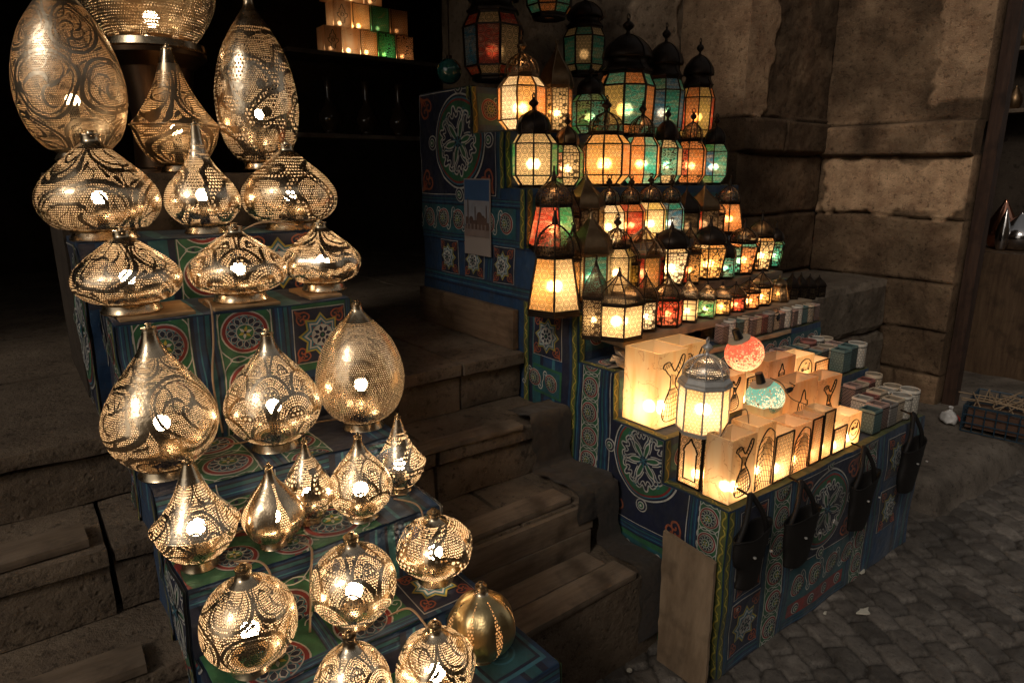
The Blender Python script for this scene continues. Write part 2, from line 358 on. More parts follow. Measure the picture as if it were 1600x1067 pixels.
def spline(cp, m=8):
    out = []; P = [cp[0]]+list(cp)+[cp[-1]]
    for i in range(1, len(P)-2):
        p0, p1, p2, p3 = P[i-1:i+3]
        for k in range(m):
            t = k/m; out.append(tuple(0.5*(2*b+(c-a)*t+(2*a-5*b+4*c-d)*t*t+(3*b-a-3*c+d)*t**3) for a, b, c, d in zip(p0, p1, p2, p3)))
    out.append(tuple(cp[-1])); return out
def light(name, parent, z, w, col=(1, 0.62, 0.30), rr=0.012, xy=(0, 0)):
    l = bpy.data.lights.new(name, 'POINT'); l.energy = w; l.color = col; l.shadow_soft_size = rr
    o = bpy.data.objects.new(name, l); COL.objects.link(o); o.location = (xy[0], xy[1], z)
    if parent: o.parent = parent
    return o
#@@END_HEAD

# ------------------------------------------------------------------ setting: ground, kerb, stairs, walls, shop interior
def heightsheet(name, xs, ys, hf, mats, tint=None, z=0.0, kind='structure'):
    X, Y = np.meshgrid(xs, ys); Hh, T = hf(X, Y); nx, ny = len(xs), len(ys)
    co = np.stack([X, Y, Hh+z], -1).reshape(-1, 3)
    idx = np.arange(nx*ny).reshape(ny, nx)
    f = np.stack([idx[:-1, :-1], idx[:-1, 1:], idx[1:, 1:], idx[1:, :-1]], -1).reshape(-1, 4)
    me = bpy.data.meshes.new(name); me.vertices.add(len(co)); me.vertices.foreach_set('co', co.ravel())
    me.loops.add(f.size); me.loops.foreach_set('vertex_index', f.ravel())
    me.polygons.add(len(f)); me.polygons.foreach_set('loop_start', np.arange(0, f.size, 4)); me.polygons.foreach_set('use_smooth', [True]*len(f))
    me.materials.append(mats)
    if T is not None:
        at = me.attributes.new('tint', 'FLOAT_COLOR', 'POINT'); c = np.repeat(T.reshape(-1, 1), 4, 1); c[:, 3] = 1; at.data.foreach_set('color', c.ravel())
    me.update(); me.validate(); o = bpy.data.objects.new(name, me); COL.objects.link(o)
    if kind: o['kind'] = kind
    return o
rng = np.random.default_rng(3)
def vnoise(X, Y, s, seed=0):
    r = np.random.default_rng(seed); G = r.random((64, 64))
    x, y = X*s+17.3, Y*s+9.1; xi, yi = np.floor(x).astype(int), np.floor(y).astype(int); fx, fy = x-xi, y-yi
    fx, fy = fx*fx*(3-2*fx), fy*fy*(3-2*fy); g = lambda a, b: G[b % 64, a % 64]
    return (g(xi, yi)*(1-fx)+g(xi+1, yi)*fx)*(1-fy)+(g(xi, yi+1)*(1-fx)+g(xi+1, yi+1)*fx)*fy
def cobble(X, Y):
    ca, sa = math.cos(1.05), math.sin(1.05); U, V = (X*ca+Y*sa), (-X*sa+Y*ca)
    U = U+0.10*(vnoise(X, Y, 1.6, 12)-0.5); V = V+0.10*(vnoise(X, Y, 2.2, 13)-0.5)
    s1, s2 = 0.132, 0.088; u, v = U/s1, V/s2; ui, vi = np.floor(u).astype(int), np.floor(v).astype(int)
    r = np.random.default_rng(5); JX, JY, TT, TL, T2 = [r.random((128, 128)) for _ in range(5)]
    d1 = np.full(X.shape, 9.0); d2 = d1.copy(); tt = np.zeros(X.shape); hx = np.zeros(X.shape)
    for a in (-2, -1, 0, 1, 2):
        for b in (-2, -1, 0, 1, 2):
            i, j = (ui+a) % 128, (vi+b) % 128
            cx = (ui+a+0.5+0.5*((vi+b) % 2)+(JX[j, i]-0.5)*0.36)*s1; cy_ = (vi+b+0.5+(JY[j, i]-0.5)*0.30)*s2
            d = np.maximum(np.abs(U-cx)*0.70, np.abs(V-cy_)*1.05)*0.85+0.15*np.hypot(U-cx, V-cy_)
            n = d < d1; d2 = np.where(n, d1, np.minimum(d2, d)); tt = np.where(n, TT[j, i], tt)
            hx = np.where(n, (U-cx)*(TL[j, i]-0.5)*0.16+(V-cy_)*(T2[j, i]-0.5)*0.16, hx); d1 = np.where(n, d, d1)
    e = np.clip((d2-d1-0.003)/0.020, 0, 1); e = np.sqrt(1-(1-e)**2)
    h = 0.019*e+hx*e+0.007*(vnoise(X, Y, 13, 1)-0.5)*e+0.004*(vnoise(X, Y, 40, 2)-0.5)+0.035*(vnoise(X, Y, 1.4, 4)-0.5)-0.02
    return h, (0.62+0.6*tt)*(0.45+0.55*e)*(0.78+0.44*vnoise(X, Y, 5, 8))
m_cob = M_stone('basalt_setts', (0.10, 0.084, 0.070), (0.23, 0.20, 0.17), 9, 0.5, 0.5, True, 0.5)
heightsheet('street_paving', np.arange(1.0, 4.9, 0.008), np.arange(-0.2, 1.75, 0.008), cobble, m_cob, z=0.0)
m_earth = M_stone('packed_earth', (0.07, 0.055, 0.042), (0.13, 0.105, 0.08), 5, 0.6)
g = MB(); g.face([(-40, -40, -0.06), (60, -40, -0.06), (60, 40, -0.06), (-40, 40, -0.06)]); tag(g.build('ground', m_earth), kind='structure')

# worn slab that edges the pier
def slab(X, Y):
    e = np.minimum(np.minimum(X-3.35, 6.9-X), np.minimum(Y-0.98-0.13*vnoise(X, Y, 1.1, 3)-0.08*np.maximum(0, 4.2-X), 3-Y))
    t = np.clip(e/0.10, 0, 1); t = np.sqrt(np.clip(1-(1-t)**2, 0, 1))
    j = np.minimum(np.abs(X-4.62-0.05*vnoise(X, Y, 3, 6)), 1.0); gr = np.clip(j/0.02, 0, 1)
    return 0.155*t*(0.92+0.08*gr)+0.02*(vnoise(X, Y, 6, 7)-0.5)*t-0.03*(1-t), 0.75+0.5*vnoise(X, Y, 4, 9)
m_slab = M_stone('worn_slab', (0.11, 0.09, 0.072), (0.22, 0.185, 0.15), 5, 0.5, 0.8, True)
heightsheet('stone_kerb', np.arange(3.33, 6.4, 0.02), np.arange(0.86, 2.2, 0.02), slab, m_slab)

# stone stairs and the landing
m_step = M_stone('stair_stone', (0.12, 0.088, 0.062), (0.22, 0.168, 0.12), 4, 0.7, 0.92)
def bump_box(mb, x0, x1, y0, y1, z0, z1, step=0.045, amp=0.0035, seed=0, mi=0, rnd=0.009):
    nx, ny, nz = [max(2, int(abs(b-a)/step)) for a, b in ((x0, x1), (y0, y1), (z0, z1))]
    def wobble(p):
        q = Vector(p); c = Vector(((x0+x1)/2, (y0+y1)/2, (z0+z1)/2)); hx = ((x1-x0)/2, (y1-y0)/2, (z1-z0)/2)
        near = sum(1 for i in range(3) if abs(abs(q[i]-c[i])-hx[i]) < 1e-6)
        if near >= 2:
            for i in range(3):
                if abs(abs(q[i]-c[i])-hx[i]) < 1e-6: q[i] -= math.copysign(rnd*(0.25+0.9*abs(noise.noise(Vector(p)*4+Vector((seed, 1, 2))))), q[i]-c[i])
        n = noise.noise_vector(Vector(p)*5+Vector((seed, seed*2, 0)))*amp+noise.noise_vector(Vector(p)*17+Vector((seed, 0, 4)))*amp*0.4
        return q+n
    def sheet(o, a, b, na, nb, flip):
        base = len(mb.v)
        for j in range(nb+1):
            for i in range(na+1): mb.v.append(tuple(wobble(o+a*(i/na)+b*(j/nb))))
        for j in range(nb):
            for i in range(na):
                q = [base+j*(na+1)+i, base+j*(na+1)+i+1, base+(j+1)*(na+1)+i+1, base+(j+1)*(na+1)+i]
                mb.f.append(tuple(q[::-1] if flip else q)); mb.mi.append(mi); mb.uv.append([(0, 0)]*4)
    X, Y, Z = Vector((x1-x0, 0, 0)), Vector((0, y1-y0, 0)), Vector((0, 0, z1-z0)); o = Vector((x0, y0, z0))
    sheet(o, X, Z, nx, nz, False); sheet(o+Y, X, Z, nx, nz, True); sheet(o, Y, Z, ny, nz, True); sheet(o+X, Y, Z, ny, nz, False)
    sheet(o+Z, X, Y, nx, ny, False); sheet(o, X, Y, nx, ny, True)
SX0, SX1 = -2.6, 1.632
st = MB()
steps = [(0.0, 0.30, 1.30), (0.30, 0.50, 1.54), (0.50, 0.70, 1.80), (0.70, 0.895, 2.07)]
cuts = {0: [-1.5, -0.6, 0.95], 1: [-1.3, -0.2, 1.2], 2: [-1.6, -0.75, 0.1, 1.05], 3: [-1.4, -0.35, 0.5, 1.33]}
for k, (za, zb, y) in enumerate(steps):
    xs = [SX0]+cuts[k]+[SX1]
    for i in range(len(xs)-1):
        last = k == 3
        bump_box(st, xs[i]+0.003, xs[i+1]-0.003, y+random.uniform(-.008, .008), y+(0.75 if last else 0.5), za if k else -0.05, zb-(0.055 if k else 0.0), seed=k*7+i)
        if k: bump_box(st, xs[i]+0.003, xs[i+1]-0.003, y-0.02, y+(0.75 if last else 0.5), zb-0.052, zb, amp=0.003, seed=k*9+i)
o = st.build('stone_stairs', m_step, smooth=True); sharp(o, 40); tag(o, kind='structure')
fl = MB()
for i in range(8):
    for j in range(5):
        x = -1.6+i*0.72; bump_box(fl, x+0.003, x+0.717, 2.825+j*0.8, 3.62+j*0.8, 0.6, 0.893, step=0.12, amp=0.004, seed=i+9*j, rnd=0.01)
tag(fl.build('landing_floor', m_step), kind='structure')

# masonry faces: course joints, upright joints, plaster patches are real relief on a thick wall
def masonry(name, O, U, N, w, h, joints, cols, mat, label, ledge=None, step=0.011, amp=0.014, patches=(), seed=1, thick=0.5, batter=0.0):
    us = np.arange(0, w+step/2, step); vs_ = np.arange(0, h+step/2, step); A, B = np.meshgrid(us, vs_)
    wob = lambda s: 0.03*(vnoise(A, B, 2.3, s)-0.5)
    d = np.full(A.shape, 9.0)
    for i, z in enumerate(joints): d = np.minimum(d, np.abs(B-z-wob(seed+i)))
    for (u, z0, z1) in cols: d = np.minimum(d, np.where((B > z0) & (B < z1), np.abs(A-u-wob(seed+31)*0.8), 9.0))
    gr = np.clip((d-0.003)/0.016, 0, 1); gr = np.sqrt(1-(1-gr)**2)
    dep = amp*(0.9*(vnoise(A, B, 3, seed+2)-0.5)+0.8*(vnoise(A, B, 11, seed+3)-0.5)+0.6*(vnoise(A, B, 31, seed+4)-0.5))+0.034*(gr-1)
    T = 0.45+0.75*vnoise(A, B, 2.6, seed+5)*vnoise(A, B, 9, seed+6)*1.6
    ci = np.zeros(A.shape)
    for i, z in enumerate(joints): ci = np.where(B > z, i+1, ci)
    T *= 0.85+0.3*np.array([random.Random(seed*3+i).random() for i in range(len(joints)+1)])[ci.astype(int)]
    cc_ = np.zeros(A.shape)
    for i, (u, z0, z1) in enumerate(cols): cc_ = np.where((A > u) & (B > z0) & (B < z1), i+1, cc_)
    T *= 0.82+0.36*np.array([random.Random(seed*5+i).random() for i in range(len(cols)+1)])[cc_.astype(int)]; T *= 0.35+0.65*gr
    for (u0, u1, z0, z1, k, dp) in patches:
        e = np.minimum(np.minimum(A-u0, u1-A), np.minimum(B-z0, z1-B))+0.10*(vnoise(A, B, 6, seed+8)-0.5)+0.05*(vnoise(A, B, 22, seed+9)-0.5)
        q = np.clip(e/0.02, 0, 1); T = T*(1-q)+q*k*(0.82+0.3*vnoise(A, B, 14, 3)); dep = dep*(1-q*0.6)+dp*q
    if ledge:
        z0, z1, dp = ledge; q = np.clip((B-z0)/0.012, 0, 1)*np.clip((z1-B)/0.03, 0, 1); dep += dp*q
    dep -= batter*(B)
    P = np.array(O)[None, None]+A[..., None]*np.array(U)+B[..., None]*np.array((0, 0, 1.0))+dep[..., None]*np.array(N)
    ny, nx = A.shape; co = P.reshape(-1, 3); idx = np.arange(nx*ny).reshape(ny, nx)
    f = np.stack([idx[:-1, :-1], idx[:-1, 1:], idx[1:, 1:], idx[1:, :-1]], -1).reshape(-1, 4)
    fl_ = np.dot(np.cross(np.array(U), (0, 0, 1.0)), np.array(N)) < 0
    if fl_: f = f[:, ::-1]
    # back side: the border pushed back by the thickness
    border = np.concatenate([idx[0, :], idx[1:, -1], idx[-1, -2::-1], idx[-2:0:-1, 0]])
    bk = co[border]-np.array(N)*thick; nb = len(co); co = np.concatenate([co, bk]); m_ = len(border); ar = np.arange(m_)
    side = np.stack([border[ar], nb+ar, nb+(ar+1) % m_, border[(ar+1) % m_]], -1)
    if fl_: side = side[:, ::-1]
    f = np.concatenate([f, side])
    me = bpy.data.meshes.new(name); me.vertices.add(len(co)); me.vertices.foreach_set('co', co.ravel())
    tot = f.size; me.loops.add(tot); me.loops.foreach_set('vertex_index', np.ascontiguousarray(f).ravel())
    me.polygons.add(len(f)); me.polygons.foreach_set('loop_start', np.arange(0, tot, 4))
    me.materials.append(mat); at = me.attributes.new('tint', 'FLOAT_COLOR', 'POINT')
    tt = np.concatenate([T.ravel(), np.full(m_, 0.7)]); c = np.repeat(tt[:, None], 4, 1); c[:, 3] = 1; at.data.foreach_set('color', c.ravel())
    me.polygons.foreach_set('use_smooth', [True]*(len(f)-m_)+[False]*m_)
    me.update(); me.validate(); o = bpy.data.objects.new(name, me); COL.objects.link(o); return tag(o, label, 'wall')

m_lime = M_stone('limestone', (0.16, 0.095, 0.055), (0.31, 0.205, 0.122), 5, 0.8, 0.93, True)
m_pla = M_stone('old_plaster', (0.12, 0.085, 0.055), (0.21, 0.155, 0.105), 3, 0.5, 0.95, True)
# pier beside the stall, its return and the wall behind the lanterns
masonry('stone_pier', (4.60, 2.50, 0.0), (0, -1, 0), (-1, 0, 0), 0.92, 3.6, [0.34, 0.62, 0.93, 1.33, 1.70, 1.90],
        [(0.42, 0.34, 0.62), (0.66, 0.0, 0.34)], m_lime, 'tall pier of worn limestone blocks with a pale plaster patch beside the right stall',
        ledge=(1.70, 1.92, 0.05), patches=[(0.02, 0.93, 1.36, 1.67, 2.7, 0.012), (0.62, 1.1, 2.0, 3.7, 1.9, 0.01)], thick=0.14, seed=4)
masonry('stone_pier', (3.62, 2.50, 0.0), (1, 0, 0), (0, -1, 0), 0.98, 3.6, [0.5, 0.93, 1.34, 1.72, 1.93],
        [(0.5, 0.5, 0.93), (0.45, 1.72, 1.93)], m_lime, 'recessed block wall with a stone string course between lantern rows and pier',
        ledge=(1.72, 1.95, 0.045), patches=[(-0.2, 0.30, 1.93, 3.7, 1.9, 0.012)], thick=0.5, seed=9, amp=0.012)
masonry('plaster_wall', (2.0, 2.98, 0.9), (1, 0, 0), (0, -1, 0), 1.66, 2.7, [0.5, 1.1], [], m_pla,
        'brown flaking plaster wall rising behind the tall lanterns', patches=[(1.12, 1.6, 1.2, 2.8, 1.8, 0.012)], thick=0.25, seed=14)
bb = MB(); bump_box(bb, 3.06, 4.56, 1.90, 2.47, 0.0, 0.60, step=0.05, amp=0.012, seed=3, rnd=0.03); bump_box(bb, 3.10, 4.53, 1.91, 2.47, 0.605, 0.945, step=0.04, amp=0.012, seed=5, rnd=0.035)
tag(bb.build('stone_bench', M_stone('bench_stone', (0.12, 0.095, 0.07), (0.25, 0.20, 0.15), 5, 0.7)), 'rough stone block bench with worn flat top beside the pier', 'bench')

# dark shop room behind the stairs
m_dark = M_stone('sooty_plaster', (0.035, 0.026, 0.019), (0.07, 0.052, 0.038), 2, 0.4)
def wallbox(name, x0, x1, y0, y1, z0, z1, label, m=m_dark, cat='wall'):
    b = MB(); b.box(x0, x1, y0, y1, z0, z1); return tag(b.build(name, m), label, cat)
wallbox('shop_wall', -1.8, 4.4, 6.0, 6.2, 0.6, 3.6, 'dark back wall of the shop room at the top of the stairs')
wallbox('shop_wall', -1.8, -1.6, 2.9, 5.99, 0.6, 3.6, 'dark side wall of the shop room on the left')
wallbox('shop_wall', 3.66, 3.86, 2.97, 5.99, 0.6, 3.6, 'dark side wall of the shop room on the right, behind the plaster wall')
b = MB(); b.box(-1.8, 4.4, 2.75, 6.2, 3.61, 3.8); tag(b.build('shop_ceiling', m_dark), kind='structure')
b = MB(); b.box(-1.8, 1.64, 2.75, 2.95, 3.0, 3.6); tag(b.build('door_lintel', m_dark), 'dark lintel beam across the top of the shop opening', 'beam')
wallbox('opposite_building', -9, 9, -5.2, -4.8, 0.0, 5.5, 'plain stone house front across the street', M_stone('opposite_stone', (0.20, 0.14, 0.09), (0.30, 0.22, 0.15), 3), 'building')
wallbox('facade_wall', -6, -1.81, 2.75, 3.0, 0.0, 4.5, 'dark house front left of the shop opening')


# canvas sheet added out of view to keep sun off the back of the stall
b = MB(); n = 16
for sgn, dz in ((1, 0), (-1, -0.006)):
    for i in range(n):
        for j in range(n):
            q = []
            for (a, c) in ((i, j), (i+1, j), (i+1, j+1), (i, j+1)):
                x_, y_ = -0.35+2.75*a/n, 1.25+1.45*c/n; q.append((x_, y_, 2.86+0.05*math.sin(x_*3+y_)+0.09*(y_-1.25)+dz))
            b.face(q if sgn < 0 else q[::-1])
tag(b.build('sun_blocking_sheet', M_cloth('blocker_canvas', (0.10, 0.08, 0.06)), None, True), 'unseen canvas sheet added above both display stands to block the sun', 'sun blocker')

# ------------------------------------------------------------------ applique tent cloth: cut pieces laid on the cloth, in layers
PAL = dict(navy=(0.012, 0.016, 0.042), teal=(0.02, 0.10, 0.12), blue=(0.014, 0.048, 0.115), green=(0.03, 0.135, 0.06), olive=(0.12, 0.13, 0.035), red=(0.26, 0.03, 0.025),
           orange=(0.36, 0.10, 0.045), white=(0.58, 0.56, 0.50), yellow=(0.45, 0.36, 0.06), lblue=(0.045, 0.18, 0.24))
PN = list(PAL); PI = {k: i for i, k in enumerate(PN)}
PM = [M_cloth('tent_cloth_'+k, PAL[k]) for k in PN]
def clip(poly, r):
    u0, u1, v0, v1 = r
    for ax, lim, sg in ((0, u0, 1), (0, u1, -1), (1, v0, 1), (1, v1, -1)):
        out = []
        for i in range(len(poly)):
            a, b = poly[i-1], poly[i]; ia, ib = (a[ax]-lim)*sg >= 0, (b[ax]-lim)*sg >= 0
            if ia != ib:
                t = (lim-a[ax])/(b[ax]-a[ax]); out.append((a[0]+(b[0]-a[0])*t, a[1]+(b[1]-a[1])*t))
            if ib: out.append(b)
        poly = out
        if len(poly) < 3: return []
    return poly
def sway(P, lay=0.0):
    n = noise.noise_vector(Vector(P)*5.5)*0.008+noise.noise_vector(Vector(P)*15+Vector((3, 1, 7)))*0.003; n.z *= 0.35; return Vector(P)+n
CELL = 0.05
class Face:
    def __init__(s, mb, O, U, V, N, rects):
        s.mb, s.O, s.U, s.V, s.N, s.rects = mb, Vector(O), Vector(U), Vector(V), Vector(N), rects
        s.flip = s.U.cross(s.V).dot(s.N) < 0
    def poly(s, pts, c, L):
        for r in s.rects:
            q0 = clip([(u+0.004*noise.noise(Vector((u*9, v*9, 1.5))), v+0.004*noise.noise(Vector((u*9, v*9, 7.5)))) for u, v in pts], r) if c != 'base' else clip(list(pts), r)
            if len(q0) < 3: continue
            us = [a[0] for a in q0]; vs2 = [a[1] for a in q0]; i0, i1, j0, j1 = [math.floor(w/CELL) for w in (min(us), max(us)-1e-9, min(vs2), max(vs2)-1e-9)]
            for i in range(i0, i1+1):
                for j in range(j0, j1+1):
                    q = q0 if (i0 == i1 and j0 == j1) else clip(q0, (i*CELL, (i+1)*CELL, j*CELL, (j+1)*CELL))
                    if len(q) >= 3:
                        P = [sway(s.O+s.U*u+s.V*v)+s.N*(0.0011*L) for u, v in q]
                        s.mb.face(P[::-1] if s.flip else P, PI['blue' if c == 'base' else c])
    def rect(s, u0, u1, v0, v1, c, L): s.poly([(u0, v0), (u1, v0), (u1, v1), (u0, v1)], c, L)
    def disc(s, u, v, r, c, L, n=28, sx=1, a=0): s.poly([(u+r*sx*math.cos(t)*math.cos(a)-r*math.sin(t)*math.sin(a), v+r*sx*math.cos(t)*math.sin(a)+r*math.sin(t)*math.cos(a)) for t in [2*math.pi*i/n for i in range(n)]], c, L)
    def stroke(s, pts, w, c, L, closed=False):
        k = len(pts); P = []
        for i, p in enumerate(pts):
            a, b = (pts[i-1] if (i or closed) else p), (pts[(i+1) % k] if (i < k-1 or closed) else p)
            d = (b[0]-a[0], b[1]-a[1]); l = math.hypot(*d) or 1; n = (-d[1]/l*w/2, d[0]/l*w/2)
            P.append(((p[0]+n[0], p[1]+n[1]), (p[0]-n[0], p[1]-n[1])))
        for i in range(k if closed else k-1):
            a, b = P[i], P[(i+1) % k]; s.poly([a[1], b[1], b[0], a[0]], c, L)
    def ring(s, u, v, r, w, c, L, n=36): s.stroke([(u+r*math.cos(2*math.pi*i/n), v+r*math.sin(2*math.pi*i/n)) for i in range(n)], w, c, L, True)
def tf(pts, u, v, s=1, a=0, fx=1): return [(u+s*(fx*x*math.cos(a)-y*math.sin(a)), v+s*(fx*x*math.sin(a)+y*math.cos(a))) for x, y in pts]
def rosette(f, u, v, r, L=4):
    f.disc(u, v, r, 'white', L); f.disc(u, v, r*0.94, 'red', L+1); f.disc(u, v, r*0.80, 'white', L+2); f.disc(u, v, r*0.76, 'lblue' if r > 0.05 else 'green', L+3)
    n = 12
    for i in range(n):
        a = 2*math.pi*i/n
        pet = [(0.40, 0), (0.50, 0.085), (0.62, 0.10), (0.72, 0.0), (0.62, -0.10), (0.50, -0.085)]
        f.poly(tf([(0.36, 0), (0.5, 0.125), (0.63, 0.14), (0.75, 0), (0.63, -0.14), (0.5, -0.125)], u, v, r, a), 'white', L+4); f.poly(tf(pet, u, v, r, a), 'navy', L+5)
        f.poly(tf([(0.66, 0.0), (0.77, 0.06), (0.77, -0.06)], u, v, r, a+math.pi/n), 'red', L+5)
    f.disc(u, v, r*0.40, 'white', L+6, 16); f.disc(u, v, r*0.35, 'green', L+7, 16)
    for i in range(6):
        f.poly(tf([(0.0, 0), (0.16, 0.07), (0.32, 0), (0.16, -0.07)], u, v, r, math.pi*i/3+0.3), 'yellow' if i % 2 else 'white', L+8)
    f.disc(u, v, r*0.07, 'navy', L+9, 8)
CURL = spline([(0, 0), (0.25, 0.12), (0.55, 0.10), (0.80, 0.28), (0.72, 0.52), (0.50, 0.50), (0.50, 0.32), (0.62, 0.32)], 4)
def corner_scroll(f, u, v, s, a, L=5, c='orange'):
    f.poly(tf([(0.02, 0.02), (0.42, 0.10), (0.30, 0.30), (0.10, 0.42)], u, v, s, a), 'red', L)
    f.stroke(tf(CURL, u, v, s, a), s*0.085, c, L+1); f.stroke(tf([(y, x) for x, y in CURL], u, v, s, a), s*0.085, c, L+1)
    f.stroke(tf([(0.1, 0.1), (0.36, 0.36), (0.42, 0.2)], u, v, s, a), s*0.08, c, L+1)
def star_panel(f, u, v, w, h, L=3):
    f.rect(u-w, u+w, v-h, v+h, 'white', L); f.rect(u-w*0.97, u+w*0.97, v-h*0.97, v+h*0.97, 'navy', L+1)
    s = min(w, h)
    for sx in (-1, 1):
        for sy in (-1, 1):
            corner_scroll(f, u+sx*w*0.93, v+sy*h*0.93, s*0.62, math.atan2(-sy, -sx)-math.pi/4, L+2)
    def star(ro, ri, c, l): f.poly([(u+(ro if i % 2 == 0 else ri)*s*math.cos(math.pi*i/8), v+(ro if i % 2 == 0 else ri)*s*math.sin(math.pi*i/8)) for i in range(16)], c, l)
    star(0.84, 0.60, 'yellow', L+4); star(0.74, 0.535, 'lblue', L+5); star(0.66, 0.48, 'white', L+6); star(0.57, 0.42, 'lblue', L+7); f.disc(u, v, s*0.40, 'white', L+8, 20)
    for i in range(8):
        f.poly(tf([(0.12, 0), (0.22, 0.075), (0.36, 0.0), (0.22, -0.075)], u, v, s, math.pi*i/4+0.2), 'navy', L+9)
        f.poly(tf([(0.41, 0.05), (0.49, 0.0), (0.41, -0.05)], u, v, s, math.pi*i/4), 'red', L+9)
    f.disc(u, v, s*0.11, 'navy', L+10, 10); f.disc(u, v, s*0.06, 'green', L+11, 8)
LOBE = spline([(0.06, 0.0), (0.26, 0.07), (0.40, 0.16), (0.50, 0.30), (0.66, 0.33), (0.74, 0.20), (0.66, 0.10), (0.80, 0.05), (0.84, 0.0)], 4)
INN = spline([(0.30, 0.03), (0.44, 0.12), (0.54, 0.22), (0.63, 0.24), (0.66, 0.17), (0.58, 0.12), (0.56, 0.05), (0.68, 0.0)], 4)
def big_medallion(f, u, v, r, L=5, rot=0.3):
    f.disc(u, v, r*1.04, 'white', L, 56); f.disc(u, v, r*1.0, 'navy', L+1, 56); f.disc(u, v, r*0.955, 'lblue', L+2, 56); f.disc(u, v, r*0.92, 'red', L+3, 56)
    f.disc(u, v, r*0.87, 'green', L+4, 56)
    for i in range(6):
        a = math.pi*i/3+rot
        out = LOBE+[(x, -y) for x, y in LOBE[::-1]]
        f.poly(tf(out, u, v, r*0.93, a), 'navy', L+5)
        for sg in (1, -1):
            f.stroke(tf([(x, y*sg) for x, y in LOBE], u, v, r*0.93, a), r*0.035, 'white', L+6); f.stroke(tf([(x, y*sg) for x, y in INN], u, v, r*0.93, a), r*0.026, 'white', L+6)
            f.stroke(tf([(x*0.95, y*sg*0.9) for x, y in spline([(0.42, 0.34), (0.60, 0.46), (0.72, 0.46), (0.72, 0.38), (0.66, 0.38)], 4)], u, v, r*0.93, a), r*0.016, 'lblue', L+6)
        f.disc(u+r*0.62*math.cos(a+math.pi/6), v+r*0.62*math.sin(a+math.pi/6), r*0.05, 'navy', L+6, 10); f.ring(u+r*0.62*math.cos(a+math.pi/6), v+r*0.62*math.sin(a+math.pi/6), r*0.06, r*0.016, 'white', L+7, 10)
    f.disc(u, v, r*0.12, 'navy', L+8, 10)
    for i in range(6): f.stroke(tf([(0.0, 0), (0.18, 0.02)], u, v, r, math.pi*i/3+rot), r*0.03, 'lblue', L+9)
def knot(f, u, v, r, L=6):
    for k, (q, c) in enumerate(((1, 'white'), (0.84, 'navy'), (0.58, 'white'), (0.44, 'green'), (0.2, 'white'))): f.disc(u, v, r*q, c, L+k, 16)
def snake(f, u0, u1, v0, v1, L=3):
    f.rect(u0, u1, v0, v1, 'olive', L); f.stroke([(u0, v0), (u0, v1)], 0.004, 'green', L+1); w = (u1-u0); n = max(2, int((v1-v0)/0.055))
    for k in range(n):
        b = v0+k*(v1-v0)/n; h = (v1-v0)/n; m = (u0+u1)/2
        f.stroke(spline([(m-w*0.2, b+h*0.03), (m+w*0.26, b+h*0.22), (m+w*0.1, b+h*0.5), (m-w*0.26, b+h*0.72), (m+w*0.05, b+h*0.97)], 3), 0.005, 'yellow', L+1)
def stripes(f, u0, u1, v0, v1, L=2, vert=True):
    seq = ['navy', 'blue', 'lblue', 'blue', 'navy', 'teal', 'navy', 'blue']
    wts = [1.2, 1.2, 0.5, 1.6, 0.6, 1.5, 0.8, 1.3]; t = sum(wts); p = 0
    for c, w in zip(seq, wts):
        a, b = p/t, (p+w)/t; p += w
        if vert: f.rect(u0+(u1-u0)*a, u0+(u1-u0)*b, v0, v1, c, L)
        else: f.rect(u0, u1, v0+(v1-v0)*a, v0+(v1-v0)*b, c, L)
def ros_strip(f, u0, u1, v0, v1, L=2, off=0.0, c='green'):
    f.rect(u0, u1, v0, v1, c, L); w = u1-u0; r = w*0.43; m = (u0+u1)/2
    for e in (u0+0.004, u1-0.004): f.stroke([(e, v0), (e, v1)], 0.003, 'white', L+1)
    st_ = w*1.06; k = math.floor((v0-off)/st_); y = off+k*st_
    while y < v1+r:
        rosette(f, m, y, r, L+2); yy = y+st_/2
        for sx in (-1, 1):
            f.stroke(spline([(m, yy), (m+sx*w*0.16, yy+w*0.06), (m+sx*w*0.34, yy), (m+sx*w*0.16, yy-w*0.06), (m, yy)], 3), 0.0032, 'white', L+1)
            f.stroke(spline([(m+sx*w*0.30, yy), (m+sx*w*0.46, yy+w*0.2), (m+sx*w*0.47, yy+w*0.42)], 3), 0.003, 'white', L+1)
            f.stroke(spline([(m+sx*w*0.30, yy), (m+sx*w*0.46, yy-w*0.2), (m+sx*w*0.47, yy-w*0.42)], 3), 0.003, 'white', L+1)
            f.disc(m+sx*w*0.2, yy, w*0.035, 'navy', L+2, 8)
        y += st_
def med_panel(f, u0, u1, v0, v1, cu, cv, r, L=2):
    f.rect(u0, u1, v0, v1, 'navy', L); f.stroke([(u0+.006, v0+.006), (u1-.006, v0+.006), (u1-.006, v1-.006), (u0+.006, v1-.006)], 0.004, 'white', L+1, True)
    for (x, y, a) in ((u0+.015, v0+.015, 0), (u1-.015, v0+.015, math.pi/2), (u1-.015, v1-.015, math.pi), (u0+.015, v1-.015, -math.pi/2)): corner_scroll(f, x, y, r*0.62, a, L+2)
    big_medallion(f, cu, cv, r, L+3)
    for (x, y) in ((cu-r*1.17, cv), (cu+r*1.17, cv), (cu, cv-r*1.17), (cu, cv+r*1.17)): knot(f, x, y, r*0.17, L+4)
def grid_band(f, u0, u1, v0, v1, L=3):
    f.rect(u0, u1, v0, v1, 'teal', L); w = v1-v0; k = int((u1-u0)/w)
    for i in range(k+1):
        rosette(f, u0+w*(i+0.5), (v0+v1)/2, w*0.36, L+1)
        for s in (-1, 1): f.stroke(tf(CURL, u0+w*(i+1), (v0+v1)/2, w*0.5, s*1.57), 0.004, 'white', L+1)

